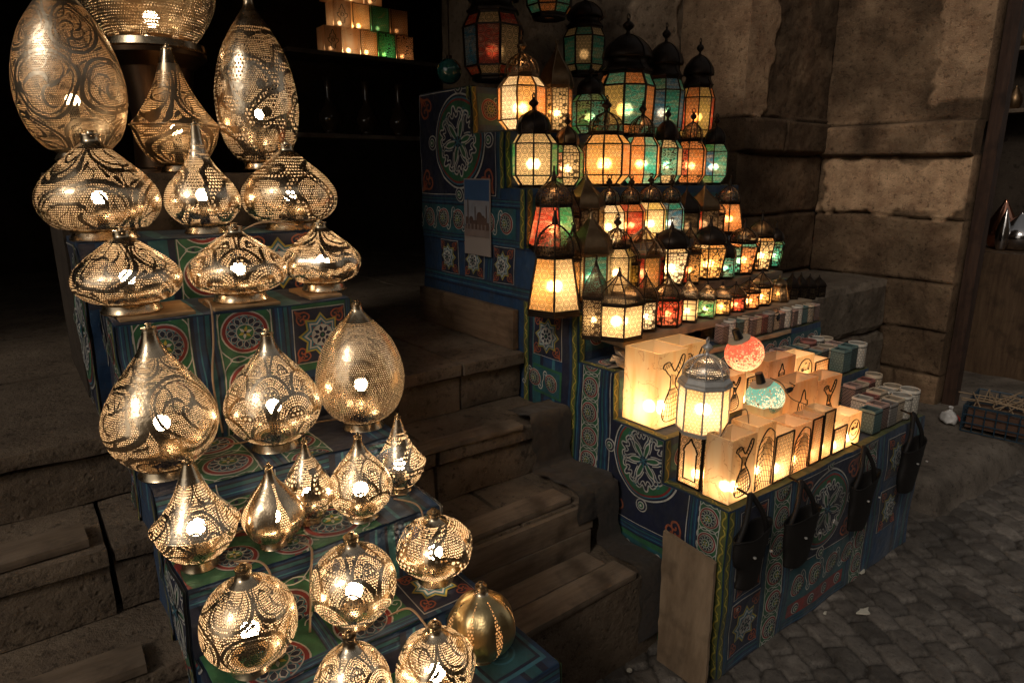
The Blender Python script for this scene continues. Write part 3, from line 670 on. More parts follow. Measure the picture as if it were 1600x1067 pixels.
class Stand:
    """stepped wooden stand wrapped in applique cloth"""
    def __init__(s, tiers, x0, x1, yb, zb): s.t, s.x0, s.x1, s.yb, s.zb = tiers, x0, x1, yb, zb; s.b = MB(); s.p = MB()
    def body(s, name, label, cat, loc):
        T = s.t; W = lambda i: T[i][2] if len(T[i]) > 2 else (s.x0, s.x1)
        for i, t in enumerate(T):
            y, z = t[0], t[1]; x0, x1 = W(i)
            yn = T[i+1][0] if i+1 < len(T) else s.yb; zp = T[i-1][1] if i else s.zb(y)
            zl = s.zb(y)
            for (O, U, V, N, rc) in (((0, y, 0), (1, 0, 0), (0, 0, 1), (0, -1, 0), (x0, x1, zl, z)), ((0, 0, z), (1, 0, 0), (0, 1, 0), (0, 0, 1), (x0, x1, y, yn)),
                                     ((x0, 0, 0), (0, 1, 0), (0, 0, 1), (-1, 0, 0), (y, yn, zl, z)), ((x1, 0, 0), (0, 1, 0), (0, 0, 1), (1, 0, 0), (y, yn, zl, z)), ((0, yn, 0), (1, 0, 0), (0, 0, 1), (0, 1, 0), (x0, x1, zl, z))):
                Face(s.b, O, U, V, N, [rc]).poly([(rc[0], rc[2]), (rc[1], rc[2]), (rc[1], rc[3]), (rc[0], rc[3])], 'base', 0)
        s.root = thing(name, label, cat, loc)
        o = s.b.build('stand_body', PM, s.root); o.location = -Vector(loc)
        return s.root

# right stall --------------------------------------------------------
RX0, RX1 = 1.637, 3.02
RT = [(1.060, 0.60), (1.315, 0.75), (1.560, 0.92), (1.745, 1.10), (1.925, 1.31), (2.065, 1.54), (2.195, 1.76), (2.43, 1.95)]
def zbR(y): return 0.0 if y < 1.9 else 0.0
SR = Stand(RT, RX0, RX1, 2.86, zbR)
rr_ = SR.body('display_stand', 'tall stepped stand wrapped in blue and green patterned tent cloth, carrying the glass lanterns', 'display stand', (1.637, 1.06, 0))
sideR = [(RT[i][0], (RT[i+1][0] if i+1 < len(RT) else 2.86), 0.0, RT[i][1]-0.002) for i in range(len(RT))]
f = Face(SR.p, (RX0, 0, 0), (0, 1, 0), (0, 0, 1), (-1, 0, 0), sideR)
snake(f, 1.060, 1.085, 0, 0.6); ros_strip(f, 1.085, 1.165, 0, 0.60, off=0.47); stripes(f, 1.165, 1.20, 0, 0.75)
med_panel(f, 1.20, 1.575, 0.40, 0.93, 1.395, 0.655, 0.145); stripes(f, 1.20, 1.575, 0.36, 0.40, vert=False); f.rect(1.20, 1.575, 0.0, 0.36, 'green', 2); grid_band(f, 1.20, 1.575, 0.20, 0.34)
stripes(f, 1.575, 1.625, 0, 0.93); ros_strip(f, 1.625, 1.715, 0, 0.93, off=0.845)
snake(f, 1.745, 1.772, 0.5, 1.10, 5); stripes(f, 1.715, 1.79, 0.3, 1.10)
stripes(f, 1.79, 2.08, 0.3, 1.10); star_panel(f, 1.915, 0.985, 0.085, 0.085, 4); f.rect(1.83, 2.0, 0.74, 0.86, 'green', 4); grid_band(f, 1.84, 1.99, 0.75, 0.85, 5); snake(f, 2.03, 2.062, 0.5, 1.10, 5)
stripes(f, 1.90, 2.85, 1.10, 1.16, vert=False, L=2); snake(f, 1.925, 1.95, 1.12, 1.31, 6); snake(f, 2.065, 2.092, 1.31, 1.54, 6); snake(f, 2.195, 2.222, 1.54, 1.76, 6); snake(f, 2.43, 2.46, 1.76, 1.95, 6)
stripes(f, 2.092, 2.87, 1.46, 1.50, vert=False); grid_band(f, 2.12, 2.86, 1.34, 1.46); stripes(f, 1.95, 2.87, 1.30, 1.34, vert=False)
star_panel(f, 2.20, 1.23, 0.075, 0.075, 3); star_panel(f, 2.42, 1.23, 0.075, 0.075, 3); stripes(f, 2.28, 2.33, 1.16, 1.30); star_panel(f, 2.62, 1.23, 0.075, 0.075, 3)
med_panel(f, 2.25, 2.86, 1.50, 1.95, 2.52, 1.73, 0.19); stripes(f, 2.222, 2.25, 1.50, 1.76)
# long front
f = Face(SR.p, (0, RT[0][0], 0), (1, 0, 0), (0, 0, 1), (0, -1, 0), [(RX0, RX1, 0.0, 0.597)])
x = RX0; snake(f, x, x+0.026, 0, 0.6); stripes(f, x+0.026, x+0.055, 0, 0.6); med_panel(f, 1.692, 1.86, 0.26, 0.585, 1.78, 0.42, 0.075); star_panel(f, 1.777, 0.15, 0.085, 0.10); stripes(f, 1.692, 1.87, 0.0, 0.05, vert=False)
ros_strip(f, 1.885, 1.985, 0, 0.6, off=0.06); stripes(f, 1.86, 1.885, 0, 0.6); stripes(f, 1.985, 2.03, 0, 0.6)
med_panel(f, 2.03, 2.46, 0.235, 0.59, 2.23, 0.42, 0.15); f.rect(2.03, 2.46, 0.0, 0.235, 'teal', 2); grid_band(f, 2.03, 2.46, 0.105, 0.225, 3); stripes(f, 2.03, 2.46, 0.0, 0.035, vert=False, L=4)
f.rect(2.05, 2.44, 0.04, 0.095, 'red', 3)
for q in range(4): knot(f, 2.10+q*0.1, 0.068, 0.022, 5)
stripes(f, 2.46, 2.50, 0, 0.6); ros_strip(f, 2.50, 2.60, 0, 0.6, off=0.08); stripes(f, 2.60, 2.68, 0, 0.6); star_panel(f, 2.77, 0.48, 0.08, 0.09); star_panel(f, 2.77, 0.25, 0.08, 0.09); stripes(f, 2.86, 3.02, 0, 0.6)
for i in range(8):     # tops and risers
    y, z = RT[i]; yn = RT[i+1][0] if i < 7 else 2.86
    f = Face(SR.p, (0, 0, z), (1, 0, 0), (0, 1, 0), (0, 0, 1), [(RX0, RX1, y, yn)])
    f.rect(RX0, RX1, y, y+0.028, 'olive', 1); snake(f, RX0, RX0+0.028, y, yn, 2)
    for q in range(12): rosette(f, RX0+0.09+q*0.12, (y+yn)/2+0.01, min(0.05, (yn-y)*0.3), 2)
    if i < 7:
        f = Face(SR.p, (0, RT[i+1][0], 0), (1, 0, 0), (0, 0, 1), (0, -1, 0), [(RX0, RX1, z, RT[i+1][1]-.002)])
        h = RT[i+1][1]-z; grid_band(f, RX0+0.03, RX1, z+h*0.2, z+h*0.85, 2); snake(f, RX0, RX0+0.026, z, z+h, 3)
o = SR.p.build('cloth_applique', PM, rr_); o.location = -Vector((1.637, 1.06, 0))

# left stall ---------------------------------------------------------
LX0, LX1 = 0.193, 0.825
LT = [(1.00, 0.47, (0.21, 0.905)), (1.215, 0.575, (0.21, 0.84)), (1.40, 0.74, (0.20, 0.825)), (1.60, 0.88, (LX0, 0.82)), (1.88, 1.232, (LX0, 0.817)), (2.15, 1.415, (0.16, 0.86))]
SL = Stand(LT, LX0, LX1, 2.85, lambda y: 0.0)
rl_ = SL.body('display_stand', 'stepped stand in blue, green and red patterned tent cloth, carrying the pierced brass lamps', 'display stand', (0.5, 1.0, 0))
sideL = [(LT[i][0], (LT[i+1][0] if i+1 < len(LT) else 2.85), 0.0, LT[i][1]-0.002) for i in range(len(LT))]
for i, t in enumerate(LT):
    y, z, (xa, xb) = t; yn = LT[i+1][0] if i+1 < len(LT) else 2.85
    for (X, nx) in ((xa, -1), (xb, 1)):
        f = Face(SL.p, (X, 0, 0), (0, 1, 0), (0, 0, 1), (nx, 0, 0), [(y, yn, 0.0, z-0.002)])
        snake(f, y, y+0.025, 0, z, 6); stripes(f, 1.57, 1.62, 0, 1.2); stripes(f, 1.36, 1.40, 0, 1.2)
        ros_strip(f, 1.19, 1.27, 0, 0.8, off=0.1); med_panel(f, 1.28, 1.56, 0.45, 0.90, 1.47, 0.66, 0.14); med_panel(f, 0.98, 1.2, 0.0, 0.4, 1.1, 0.25, 0.09)
        stripes(f, 1.62, 1.92, 0.8, 1.4, vert=True); ros_strip(f, 1.92, 2.02, 0.8, 1.5, off=0.2); med_panel(f, 2.05, 2.6, 0.9, 1.4, 2.3, 1.15, 0.17)
    f = Face(SL.p, (0, y, 0), (1, 0, 0), (0, 0, 1), (0, -1, 0), [(xa, xb, LT[i-1][1] if i else 0.0, z-0.002)])
    if i == 4:
        f.rect(xa, xb, 0.88, 1.235, 'green', 1); ros_strip(f, 0.225, 0.365, 0.88, 1.235, off=1.165); stripes(f, 0.365, 0.43, 0.88, 1.235); ros_strip(f, 0.43, 0.575, 0.88, 1.235, off=1.02)
        stripes(f, 0.575, 0.632, 0.88, 1.235); stripes(f, 0.632, 0.817, 0.88, 1.03, vert=False); star_panel(f, 0.715, 1.135, 0.083, 0.083, 3); stripes(f, 0.80, 0.817, 0.88, 1.235, 4); stripes(f, 0.193, 0.225, 0.88, 1.235, 3)
    elif i == 5:
        stripes(f, xa, 0.45, 1.2, 1.42); ros_strip(f, 0.40, 0.55, 1.2, 1.42, off=1.30, L=3); star_panel(f, 0.70, 1.32, 0.1, 0.1, 3); stripes(f, 0.8, 0.86, 1.2, 1.42)
    else:
        z0 = LT[i-1][1] if i else 0.0
        f.rect(xa, xb, z0, z, 'navy', 1); stripes(f, xa, xb, z-0.05, z, 2, vert=False); ros_strip(f, 0.32, 0.47, z0, z-0.05, off=z-0.14, L=4); stripes(f, 0.60, 0.72, z0, z, 5)
    f = Face(SL.p, (0, 0, z), (1, 0, 0), (0, 1, 0), (0, 0, 1), [(xa, xb, y, yn)])
    if i == 3: f.rect(xa, xb, y, yn, 'navy', 1); ros_strip(f, 0.30, 0.44, y, yn, off=1.68, L=2); stripes(f, 0.44, 0.50, y, yn); ros_strip(f, 0.5, 0.62, y, yn, off=1.72, L=2); stripes(f, 0.72, 0.82, y, yn, 2)
    elif i == 2:
        f.rect(xa, xb, y, yn, 'green', 1); rosette(f, 0.56, y+0.09, 0.075, 2); rosette(f, 0.445, y+0.05, 0.045, 2)
        for (a, b_, s_, r_) in ((0.44, 0.12, .07, .4), (0.50, 0.03, .06, 2.0), (0.64, 0.03, .06, 3.5), (0.40, 0.16, .06, 5.0)): f.stroke(tf(CURL, a, y+b_, s_, r_), 0.0035, 'white', 3)
        f.ring(0.32, y+0.05, 0.13, 0.016, 'red', 2); f.ring(0.32, y+0.05, 0.15, 0.005, 'white', 2); rosette(f, 0.32, y+0.07, 0.055, 3); stripes(f, 0.66, 0.83, y, yn, 2)
    elif i == 1:
        f.rect(xa, 0.655, y, yn, 'green', 1); rosette(f, 0.335, y+0.06, 0.072, 2); rosette(f, 0.545, y+0.075, 0.07, 2); stripes(f, 0.44, 0.47, y, yn, 3)
        stripes(f, xa, 0.66, y, y+0.03, 4, vert=False); stripes(f, 0.655, 0.84, y, yn, 2); star_panel(f, 0.75, y+0.095, 0.075, 0.085, 4)
        for (a, b_) in ((0.27, 0.15), (0.43, 0.14), (0.62, 0.05), (0.47, 0.02)): f.stroke(tf(CURL, a, y+b_, 0.06, 0.6), 0.003, 'white', 5)
    elif i == 0:
        f.rect(xa, 0.7, y, yn, 'green', 1); rosette(f, 0.62, y+0.16, 0.06, 2); rosette(f, 0.40, y+0.10, 0.07, 2); stripes(f, 0.7, 0.905, y, yn, 2); f.rect(0.73, 0.89, y+0.03, y+0.19, 'lblue', 3); f.rect(0.74, 0.88, y+0.04, y+0.18, 'navy', 4)
        f.rect(0.748, 0.872, y+0.048, y+0.172, 'teal', 5); f.ring(0.81, y+0.11, 0.035, 0.006, 'lblue', 6); f.ring(0.81, y+0.11, 0.018, 0.005, 'lblue', 6)
    else: stripes(f, xa, xb, y, yn)
o = SL.p.build('cloth_applique', PM, rl_); o.location = -Vector((0.5, 1.0, 0))
#@@END3

# ------------------------------------------------------------------ pierced brass lamps
PROF = {
 'tear':  [(.46, 0), (.62, .02), (.88, .14), (1, .29), (.95, .42), (.78, .56), (.52, .70), (.29, .82), (.16, .92), (.12, 1)],
 'egg':   [(.42, 0), (.60, .02), (.86, .13), (1, .32), (.95, .50), (.76, .68), (.48, .82), (.25, .91), (.14, .96), (.11, 1)],
 'slim':  [(.50, 0), (.66, .02), (.93, .13), (1, .26), (.86, .40), (.55, .54), (.33, .66), (.22, .78), (.16, .90), (.12, 1)],
 'squat': [(.50, 0), (.74, .03), (.93, .15), (1, .30), (.95, .45), (.76, .61), (.48, .77), (.28, .88), (.17, .94), (.15, 1)],
 'round': [(.42, 0), (.70, .05), (.94, .22), (1, .40), (.92, .59), (.68, .76), (.38, .86), (.22, .92), (.17, .96), (.16, 1)],
 'onion': [(.40, 0), (.66, .04), (.92, .20), (1, .36), (.90, .52), (.62, .70), (.36, .84), (.18, .93), (.12, .97), (.11, 1)],
}
m_cap = NT('polished_brass'); _o = m_cap.n('TexCoord').outputs['Object']; _n = m_cap.noise(_o, 30, 3)
m_cap = m_cap.done(m_cap.n('BsdfPrincipled', {'Base Color': m_cap.mix(_n, (0.62, 0.47, 0.30), (0.82, 0.68, 0.48)), 'Metallic': 1.0, 'Roughness': m_cap.m2('ADD', 0.16, m_cap.m2('MULTIPLY', _n, 0.2)), 'Normal': m_cap.bump(_n, 0.2, 0.004)}))
m_bulb = M_emit('lit_bulb', (1, 0.74, 0.46), 56.0)
m_socket = M_plain('black_plastic', (0.012, 0.012, 0.012), 0.35)
def brass_lamp(px, py, top, hw, y, z, style, label, kind='swirl', N=100, K=10, tint=(0.86, 0.66, 0.42), ribs=0, power=1.0, seed=1, v1=0.92, rough=0.2, tilt=0.0, hole=0.35):
    x = xat(px, y, z); R = rad(hw, (x, y, z+0.1)); zt = ztop(x, y, top); H = zt-z
    root = thing('pierced_brass_lamp', label, 'lamp', (x, y, z), random.uniform(-3, 3), 'pierced brass lamps on the left stand')
    rb = 0.030 if R > 0.09 else 0.020
    if style == 'ridge':
        low = spline([(.40, 0), (.62, .03), (.88, .17), (1.0, .335)], 8); upp = spline([(1.0, .350), (.80, .44), (.56, .58), (.36, .73), (.22, .88), (.15, .96), (.12, 1)], 8)
        P = low+[(1.035, .338), (1.035, .346)]+upp
    else: P = spline(PROF[style], 9)
    zc = 0.90 if style in ('tear', 'egg', 'slim', 'onion', 'ridge') else 0.94
    h = H-rb-0.016
    cut = [(r*R, rb+q*h) for r, q in P if q <= zc]; cap = [(r*R*1.012, rb+q*h) for r, q in P if q >= zc-0.03]
    mod = None
    if ribs: mod = lambda a, t: 1+0.035*math.sin(ribs*a)*math.sin(math.pi*min(1, t*1.1))
    mb = MB(); ve = mb.lathe(cut, 72, mod=mod)
    mat = M_pierced('pierced_brass', kind, N, hole, tint, 0.015, ve*v1, seed*1.37, rough, K)
    mb.build('lamp_shade', mat, root, True)
    mc = MB(); mc.lathe(cap, 40, mod=None); r1, z1 = cap[-1]
    mc.lathe([(r1, z1), (r1*1.12, z1+.002), (r1*1.1, z1+.006), (r1*.45, z1+.008), (r1*.4, z1+.012), (r1*.5, z1+.015), (0.0005, z1+.017)], 24)
    sharp(mc.build('lamp_neck', m_cap, root, True))
    mr = MB(); r0 = P[0][0]*R; mr.lathe([(r0*1.0, 0.002), (r0*1.10, 0.0), (r0*1.14, 0.004), (r0*1.06, rb*0.4), (r0*1.02, rb*0.75), (r0*1.10, rb*0.9), (r0*1.02, rb+0.002), (r0*0.7, rb)], 48)
    sharp(mr.build('base_ring', m_cap, root, True))
    bz = rb+h*(0.30 if style != 'squat' else 0.34)
    s = MB(); s.lathe([(0.014, 0.004), (0.014, bz-0.02), (0.010, bz-0.012)], 12, capb=True); s.build('bulb_socket', m_socket, root, True)
    bl = MB(); br = min(0.020, R*0.24); bl.lathe([(0.0004, bz-br)]+[(br*math.sin(math.pi*i/7), bz-br*math.cos(math.pi*i/7)) for i in range(1, 7)]+[(0.0004, bz+br)], 10)
    mbm = m_bulb if power == 1.0 else M_emit('lit_bulb_dim', (1, 0.62, 0.30), 56.0*power)
    bl.build('bulb', mbm, root, True)
    return root
G1, G2, G3 = (0.93, 0.77, 0.56), (0.92, 0.72, 0.48), (0.74, 0.56, 0.28)
BL = [
 (128, 218, -48, 90, 2.52, 1.635, 'egg', 'huge smooth teardrop lamp with faint engraved bands, leftmost of the top row', 'swirl', 190, 5, 'dim'),
 (283, 243, 70, 70, 2.58, 1.60, 'ridge', 'ridged lamp with tall cone, middle of the top row under the lotus bowl', 'swirl', 120, 3, 'dim'),
 (411, 243, -8, 65, 2.56, 1.61, 'egg', 'tall teardrop lamp dotted with bead garlands, right end of the top row', 'beads', 130, 11, ''),
 (165, 357, 204, 101, 2.24, 1.415, 'squat', 'widest squat onion lamp with looping leaf bands, left end of the second row', 'swirl', 150, 4, ''),
 (323, 360, 188, 61, 2.26, 1.415, 'slim', 'slender long necked lamp between the two squat lamps of the second row', 'beads', 120, 12, ''),
 (457, 362, 221, 76, 2.26, 1.415, 'squat', 'squat onion lamp with lines of large bead holes, right end of the second row', 'beads', 130, 10, ''),
 (207, 482, 354, 90, 1.985, 1.245, 'squat', 'squat lamp with bold dark leaf scrolls, left end of the third row', 'swirl', 130, 4, ''),
 (377, 470, 348, 79, 1.98, 1.245, 'squat', 'squat onion lamp covered in fish scale fans, middle of the third row', 'scale', 110, 6, ''),
 (507, 458, 342, 62, 2.00, 1.245, 'squat', 'smallest squat lamp with mostly plain streaked metal, right end of the third row', 'swirl', 130, 3, 'plain'),
 (263, 755, 505, 93, 1.73, 0.88, 'tear', 'very large teardrop lamp with a round medallion, left of the fourth row', 'swirl', 160, 4, ''),
 (433, 705, 514, 77, 1.73, 0.88, 'tear', 'large teardrop lamp with fish scale fans, middle of the fourth row', 'scale', 120, 6, ''),
 (568, 686, 469, 69, 1.72, 0.88, 'egg', 'plain egg shaped lamp of fine even mesh, right of the fourth row', 'mesh', 130, 8, 'mesh'),
 (314, 880, 713, 70, 1.49, 0.74, 'ridge', 'cone topped lamp with a sharp dark ridge, left end of the fifth row', 'swirl', 100, 5, ''),
 (431, 868, 722, 50, 1.475, 0.74, 'tear', 'small shiny teardrop lamp beside the ridged cone lamp of the fifth row', 'flute', 80, 4, ''),
 (485, 800, 683, 40, 1.53, 0.74, 'tear', 'small lamp half hidden behind two teardrop lamps in the middle of the fifth row', 'beads', 70, 18, ''),
 (566, 828, 675, 51, 1.47, 0.74, 'tear', 'small teardrop lamp with bold dotted fans, in front of the smallest ridged lamp', 'scale', 80, 5, ''),
 (626, 778, 645, 41, 1.545, 0.74, 'ridge', 'smallest ridged lamp with dotted seams, right end of the fifth row', 'beads', 70, 16, ''),
 (397, 1020, 880, 78, 1.300, 0.575, 'round', 'round lamp with paisley swirls, left of the sixth row', 'swirl', 120, 5, ''),
 (557, 958, 832, 68, 1.300, 0.575, 'round', 'round dented lamp with dotted fans over a red rosette, middle of the sixth row', 'scale', 100, 5, ''),
 (681, 911, 794, 60, 1.305, 0.60, 'round', 'round lamp with lines of bead holes, right end of the sixth row', 'beads', 96, 13, ''),
 (556, 1098, 985, 63, 1.105, 0.47, 'round', 'round lamp with dotted fans, left of the lowest row', 'scale', 96, 5, ''),
 (683, 1080, 969, 62, 1.085, 0.47, 'round', 'round lamp with pointed petal shapes, middle of the lowest row', 'swirl', 110, 4, ''),
 (753, 1014, 908, 53, 1.135, 0.47, 'round', 'darker golden onion lamp with seams of punched holes, right end of the lowest row', 'flute', 66, 7, 'gold'),
]
for i, (px, py, top, hw, y, z, style, lab, kind, N, K, opt) in enumerate(BL):
    kw = dict(seed=i+1)
    if opt == 'dim': kw.update(power=0.7, rough=0.3, v1=0.92)
    if opt == 'gold': kw.update(tint=G3, power=0.25, rough=0.26)
    if opt == 'mesh': kw.update(v1=0.97, hole=0.25)
    kw.setdefault('tint', [G1, G2][i % 2])
    brass_lamp(px, py, top, hw, y, z, style, lab, kind, N, K, ribs=(7 if opt in ('plain', 'gold') else 6 if i in (13, 19, 21) else 0), **kw)

# lotus bowl lamp on its dark stand at the top
lx = xat(265, 2.82, 1.6); lr = thing('lotus_bowl_lamp', 'wide pierced bowl lamp of overlapping lotus petals on a dark pedestal, above the ridged lamp', 'lamp', (lx, 2.82, 1.60))
s = MB(); s.lathe([(0.15, 0), (0.15, 0.012), (0.11, 0.02), (0.10, 0.20), (0.12, 0.36), (0.17, 0.40), (0.17, 0.415)], 40, capb=True); sharp(s.build('pedestal', M_plain('dark_bronze', (0.10, 0.06, 0.035), 0.35, 0.9), lr, True))
s = MB(); s.lathe([(0.15, 0.415), (0.17, 0.422), (0.165, 0.445), (0.15, 0.45)], 40); sharp(s.build('base_ring', m_cap, lr, True))
RB = rad(97, (lx, 2.82, 1.9)); DZ = 0.20
for k in range(8):
    a = 2*math.pi*k/8; p = MB(); n = 14; pts = []
    for j in range(n+1):
        t = j/n; row = []
        for i in range(n+1):
            q = (i/n-0.5)*2; wdt = 0.50*math.sin(math.pi*(0.12+0.80*t))**0.7*(1 if t < 0.6 else math.sqrt(max(0.02, 1-((t-0.6)/0.4)**2)))
            an = a+q*wdt; rr0 = RB*(0.60+0.46*math.sin(min(1, t*1.15)*math.pi*0.62)) + 0.012*(1-q*q)
            row.append((rr0*math.cos(an), rr0*math.sin(an), 0.445+0.26*t))
        pts.append(row)
    for j in range(n):
        for i in range(n): p.face([pts[j][i], pts[j][i+1], pts[j+1][i+1], pts[j+1][i]], 0, [(i/n*0.16, j/n*0.35), ((i+1)/n*0.16, j/n*0.35), ((i+1)/n*0.16, (j+1)/n*0.35), (i/n*0.16, (j+1)/n*0.35)])
    if k == 0: m_pet = M_pierced('pierced_petal', 'mesh', 110, 0.34, G2, 0.02, 0.33, 3.0, 0.25)
    p.build('petal', m_pet, lr, True)
s = MB(); s.lathe(spline([(0.10, 0.445), (RB*0.80, 0.48), (RB*0.93, 0.56), (RB*0.92, 0.68), (RB*0.80, 0.72)], 8), 64); s.build('bowl', M_pierced('pierced_bowl', 'mesh', 120, 0.3, G2, 0.0, 0.6, 2.0, 0.25), lr, True)
bl = MB(); bl.lathe([(0.0004, 0.50)]+[(0.028*math.sin(math.pi*i/7), 0.528-0.028*math.cos(math.pi*i/7)) for i in range(1, 7)]+[(0.0004, 0.556)], 10); bl.build('bulb', m_bulb, lr, True)

# boards, cords on the left stand
dt = MB(); dt.box(0.15, 0.98, 2.44, 3.02, 0.9, 1.60); tag(dt.build('dark_crate', m_dark), 'tall dark crate behind the left stand carrying the top row of brass lamps', 'crate')
m_board = M_wood('pale_board', (0.42, 0.24, 0.11), (0.58, 0.37, 0.19), 0); m_oldwood = M_wood('old_stair_board', (0.13, 0.095, 0.065), (0.24, 0.18, 0.13), 0, 0.8, 9)
def board(name, label, x0, x1, y0, y1, z0, z1, m=m_board, rz=0.0, cat='board', group=None, jit=0.004, M2=None, amp=0.0015, step=0.03):
    b = MB(); cx, cy_, cz = (x0+x1)/2, (y0+y1)/2, z0
    bump_box(b, x0-cx, x1-cx, y0-cy_, y1-cy_, 0, z1-z0, step=step, amp=amp, seed=x0*3, rnd=0.002)
    o = b.build(name, m); o.location = (cx, cy_, cz); o.rotation_euler[2] = rz; return tag(o, label, cat, group)
board('wooden_board', 'tan board under the left squat lamp of the third row', 0.205, 0.385, 1.895, 2.09, 1.234, 1.245)
board('wooden_board', 'tan board under the fish scale lamp of the third row', 0.43, 0.61, 1.89, 2.08, 1.234, 1.245)
board('wooden_board', 'tan board under the smallest squat lamp of the third row', 0.70, 0.80, 1.90, 2.09, 1.234, 1.245)
m_cord = M_plain('pale_cord', (0.42, 0.28, 0.17), 0.5)
def cord(label, pts, r=0.0028, m=m_cord, k=7):
    b = MB(); b.tube(spline([tuple(p) for p in pts], k), r, 6); o = b.build('power_cord', m, None, True); return tag(o, label, 'cord')
cord('thin cord hanging down the rosette cloth between two squat lamps of the third row', [(0.425, 2.0, 1.245), (0.42, 1.93, 1.262), (0.418, 1.872, 1.25), (0.413, 1.868, 1.16), (0.40, 1.868, 1.05), (0.41, 1.868, 0.90)])
cord('cord looped on the cloth behind the right squat lamp of the second row', [(0.60, 2.20, 1.42), (0.66, 2.16, 1.45), (0.74, 2.14, 1.44), (0.80, 2.17, 1.418)])
cord('cord running from the middle lamp of the sixth row to the lowest row', [(0.60, 1.27, 0.58), (0.64, 1.24, 0.60), (0.665, 1.20, 0.56), (0.70, 1.16, 0.50), (0.74, 1.13, 0.475)])
cord('cord crossing the step in front of the small bright patch lamp', [(0.30, 1.46, 0.743), (0.36, 1.395, 0.75), (0.37, 1.385, 0.66), (0.30, 1.33, 0.578)])
cord('cord crossing the step between the left and middle lamps of the sixth row', [(0.45, 1.45, 0.743), (0.47, 1.395, 0.75), (0.46, 1.385, 0.68), (0.43, 1.33, 0.578)])

for lab_, pts_ in (('cord lying behind the teardrop lamps of the fourth row', [(0.22, 1.80, .886), (0.34, 1.83, .889), (0.45, 1.79, .888), (0.60, 1.82, .889), (0.74, 1.80, .887)]),
                  ('cord winding behind the small lamps of the fifth row', [(0.28, 1.56, .747), (0.38, 1.575, .748), (0.50, 1.57, .748), (0.68, 1.55, .747), (0.78, 1.50, .746)]),
                  ('cord dangling over the edge of the step beside the smallest ridged lamp', [(0.74, 1.50, .746), (0.77, 1.43, .75), (0.765, 1.385, .73), (0.76, 1.38, .66), (0.72, 1.33, .606)])):
    cord(lab_, pts_, 0.0024)
# ------------------------------------------------------------------ glass lanterns
m_iron = M_plain('blackened_iron', (0.030, 0.020, 0.014), 0.42, 0.7, 0.4, 60, 0.3)
m_bronze = M_plain('aged_bronze', (0.20, 0.125, 0.065), 0.36, 0.9, 0.4, 50, 0.3)
m_silver = M_plain('dull_silver', (0.55, 0.53, 0.50), 0.40, 0.45, 0.25, 60, 0.3)
m_dome = {'star': M_lace('pierced_dome_star', (0.30, 0.19, 0.10), 'star', 0.017), 'net': M_lace('pierced_dome_net', (0.26, 0.16, 0.085), 'net', 0.024), 'scroll': M_lace('pierced_dome_scroll', (0.30, 0.19, 0.10), 'scroll', 0.03),
          'solid': m_bronze, 'iron': m_iron, 'silver': M_lace('pierced_silver', (0.55, 0.52, 0.50), 'holes', 0.019, 0.85), 'holes': M_lace('pierced_sheet', (0.10, 0.06, 0.035), 'holes', 0.016)}
PW = 0.45
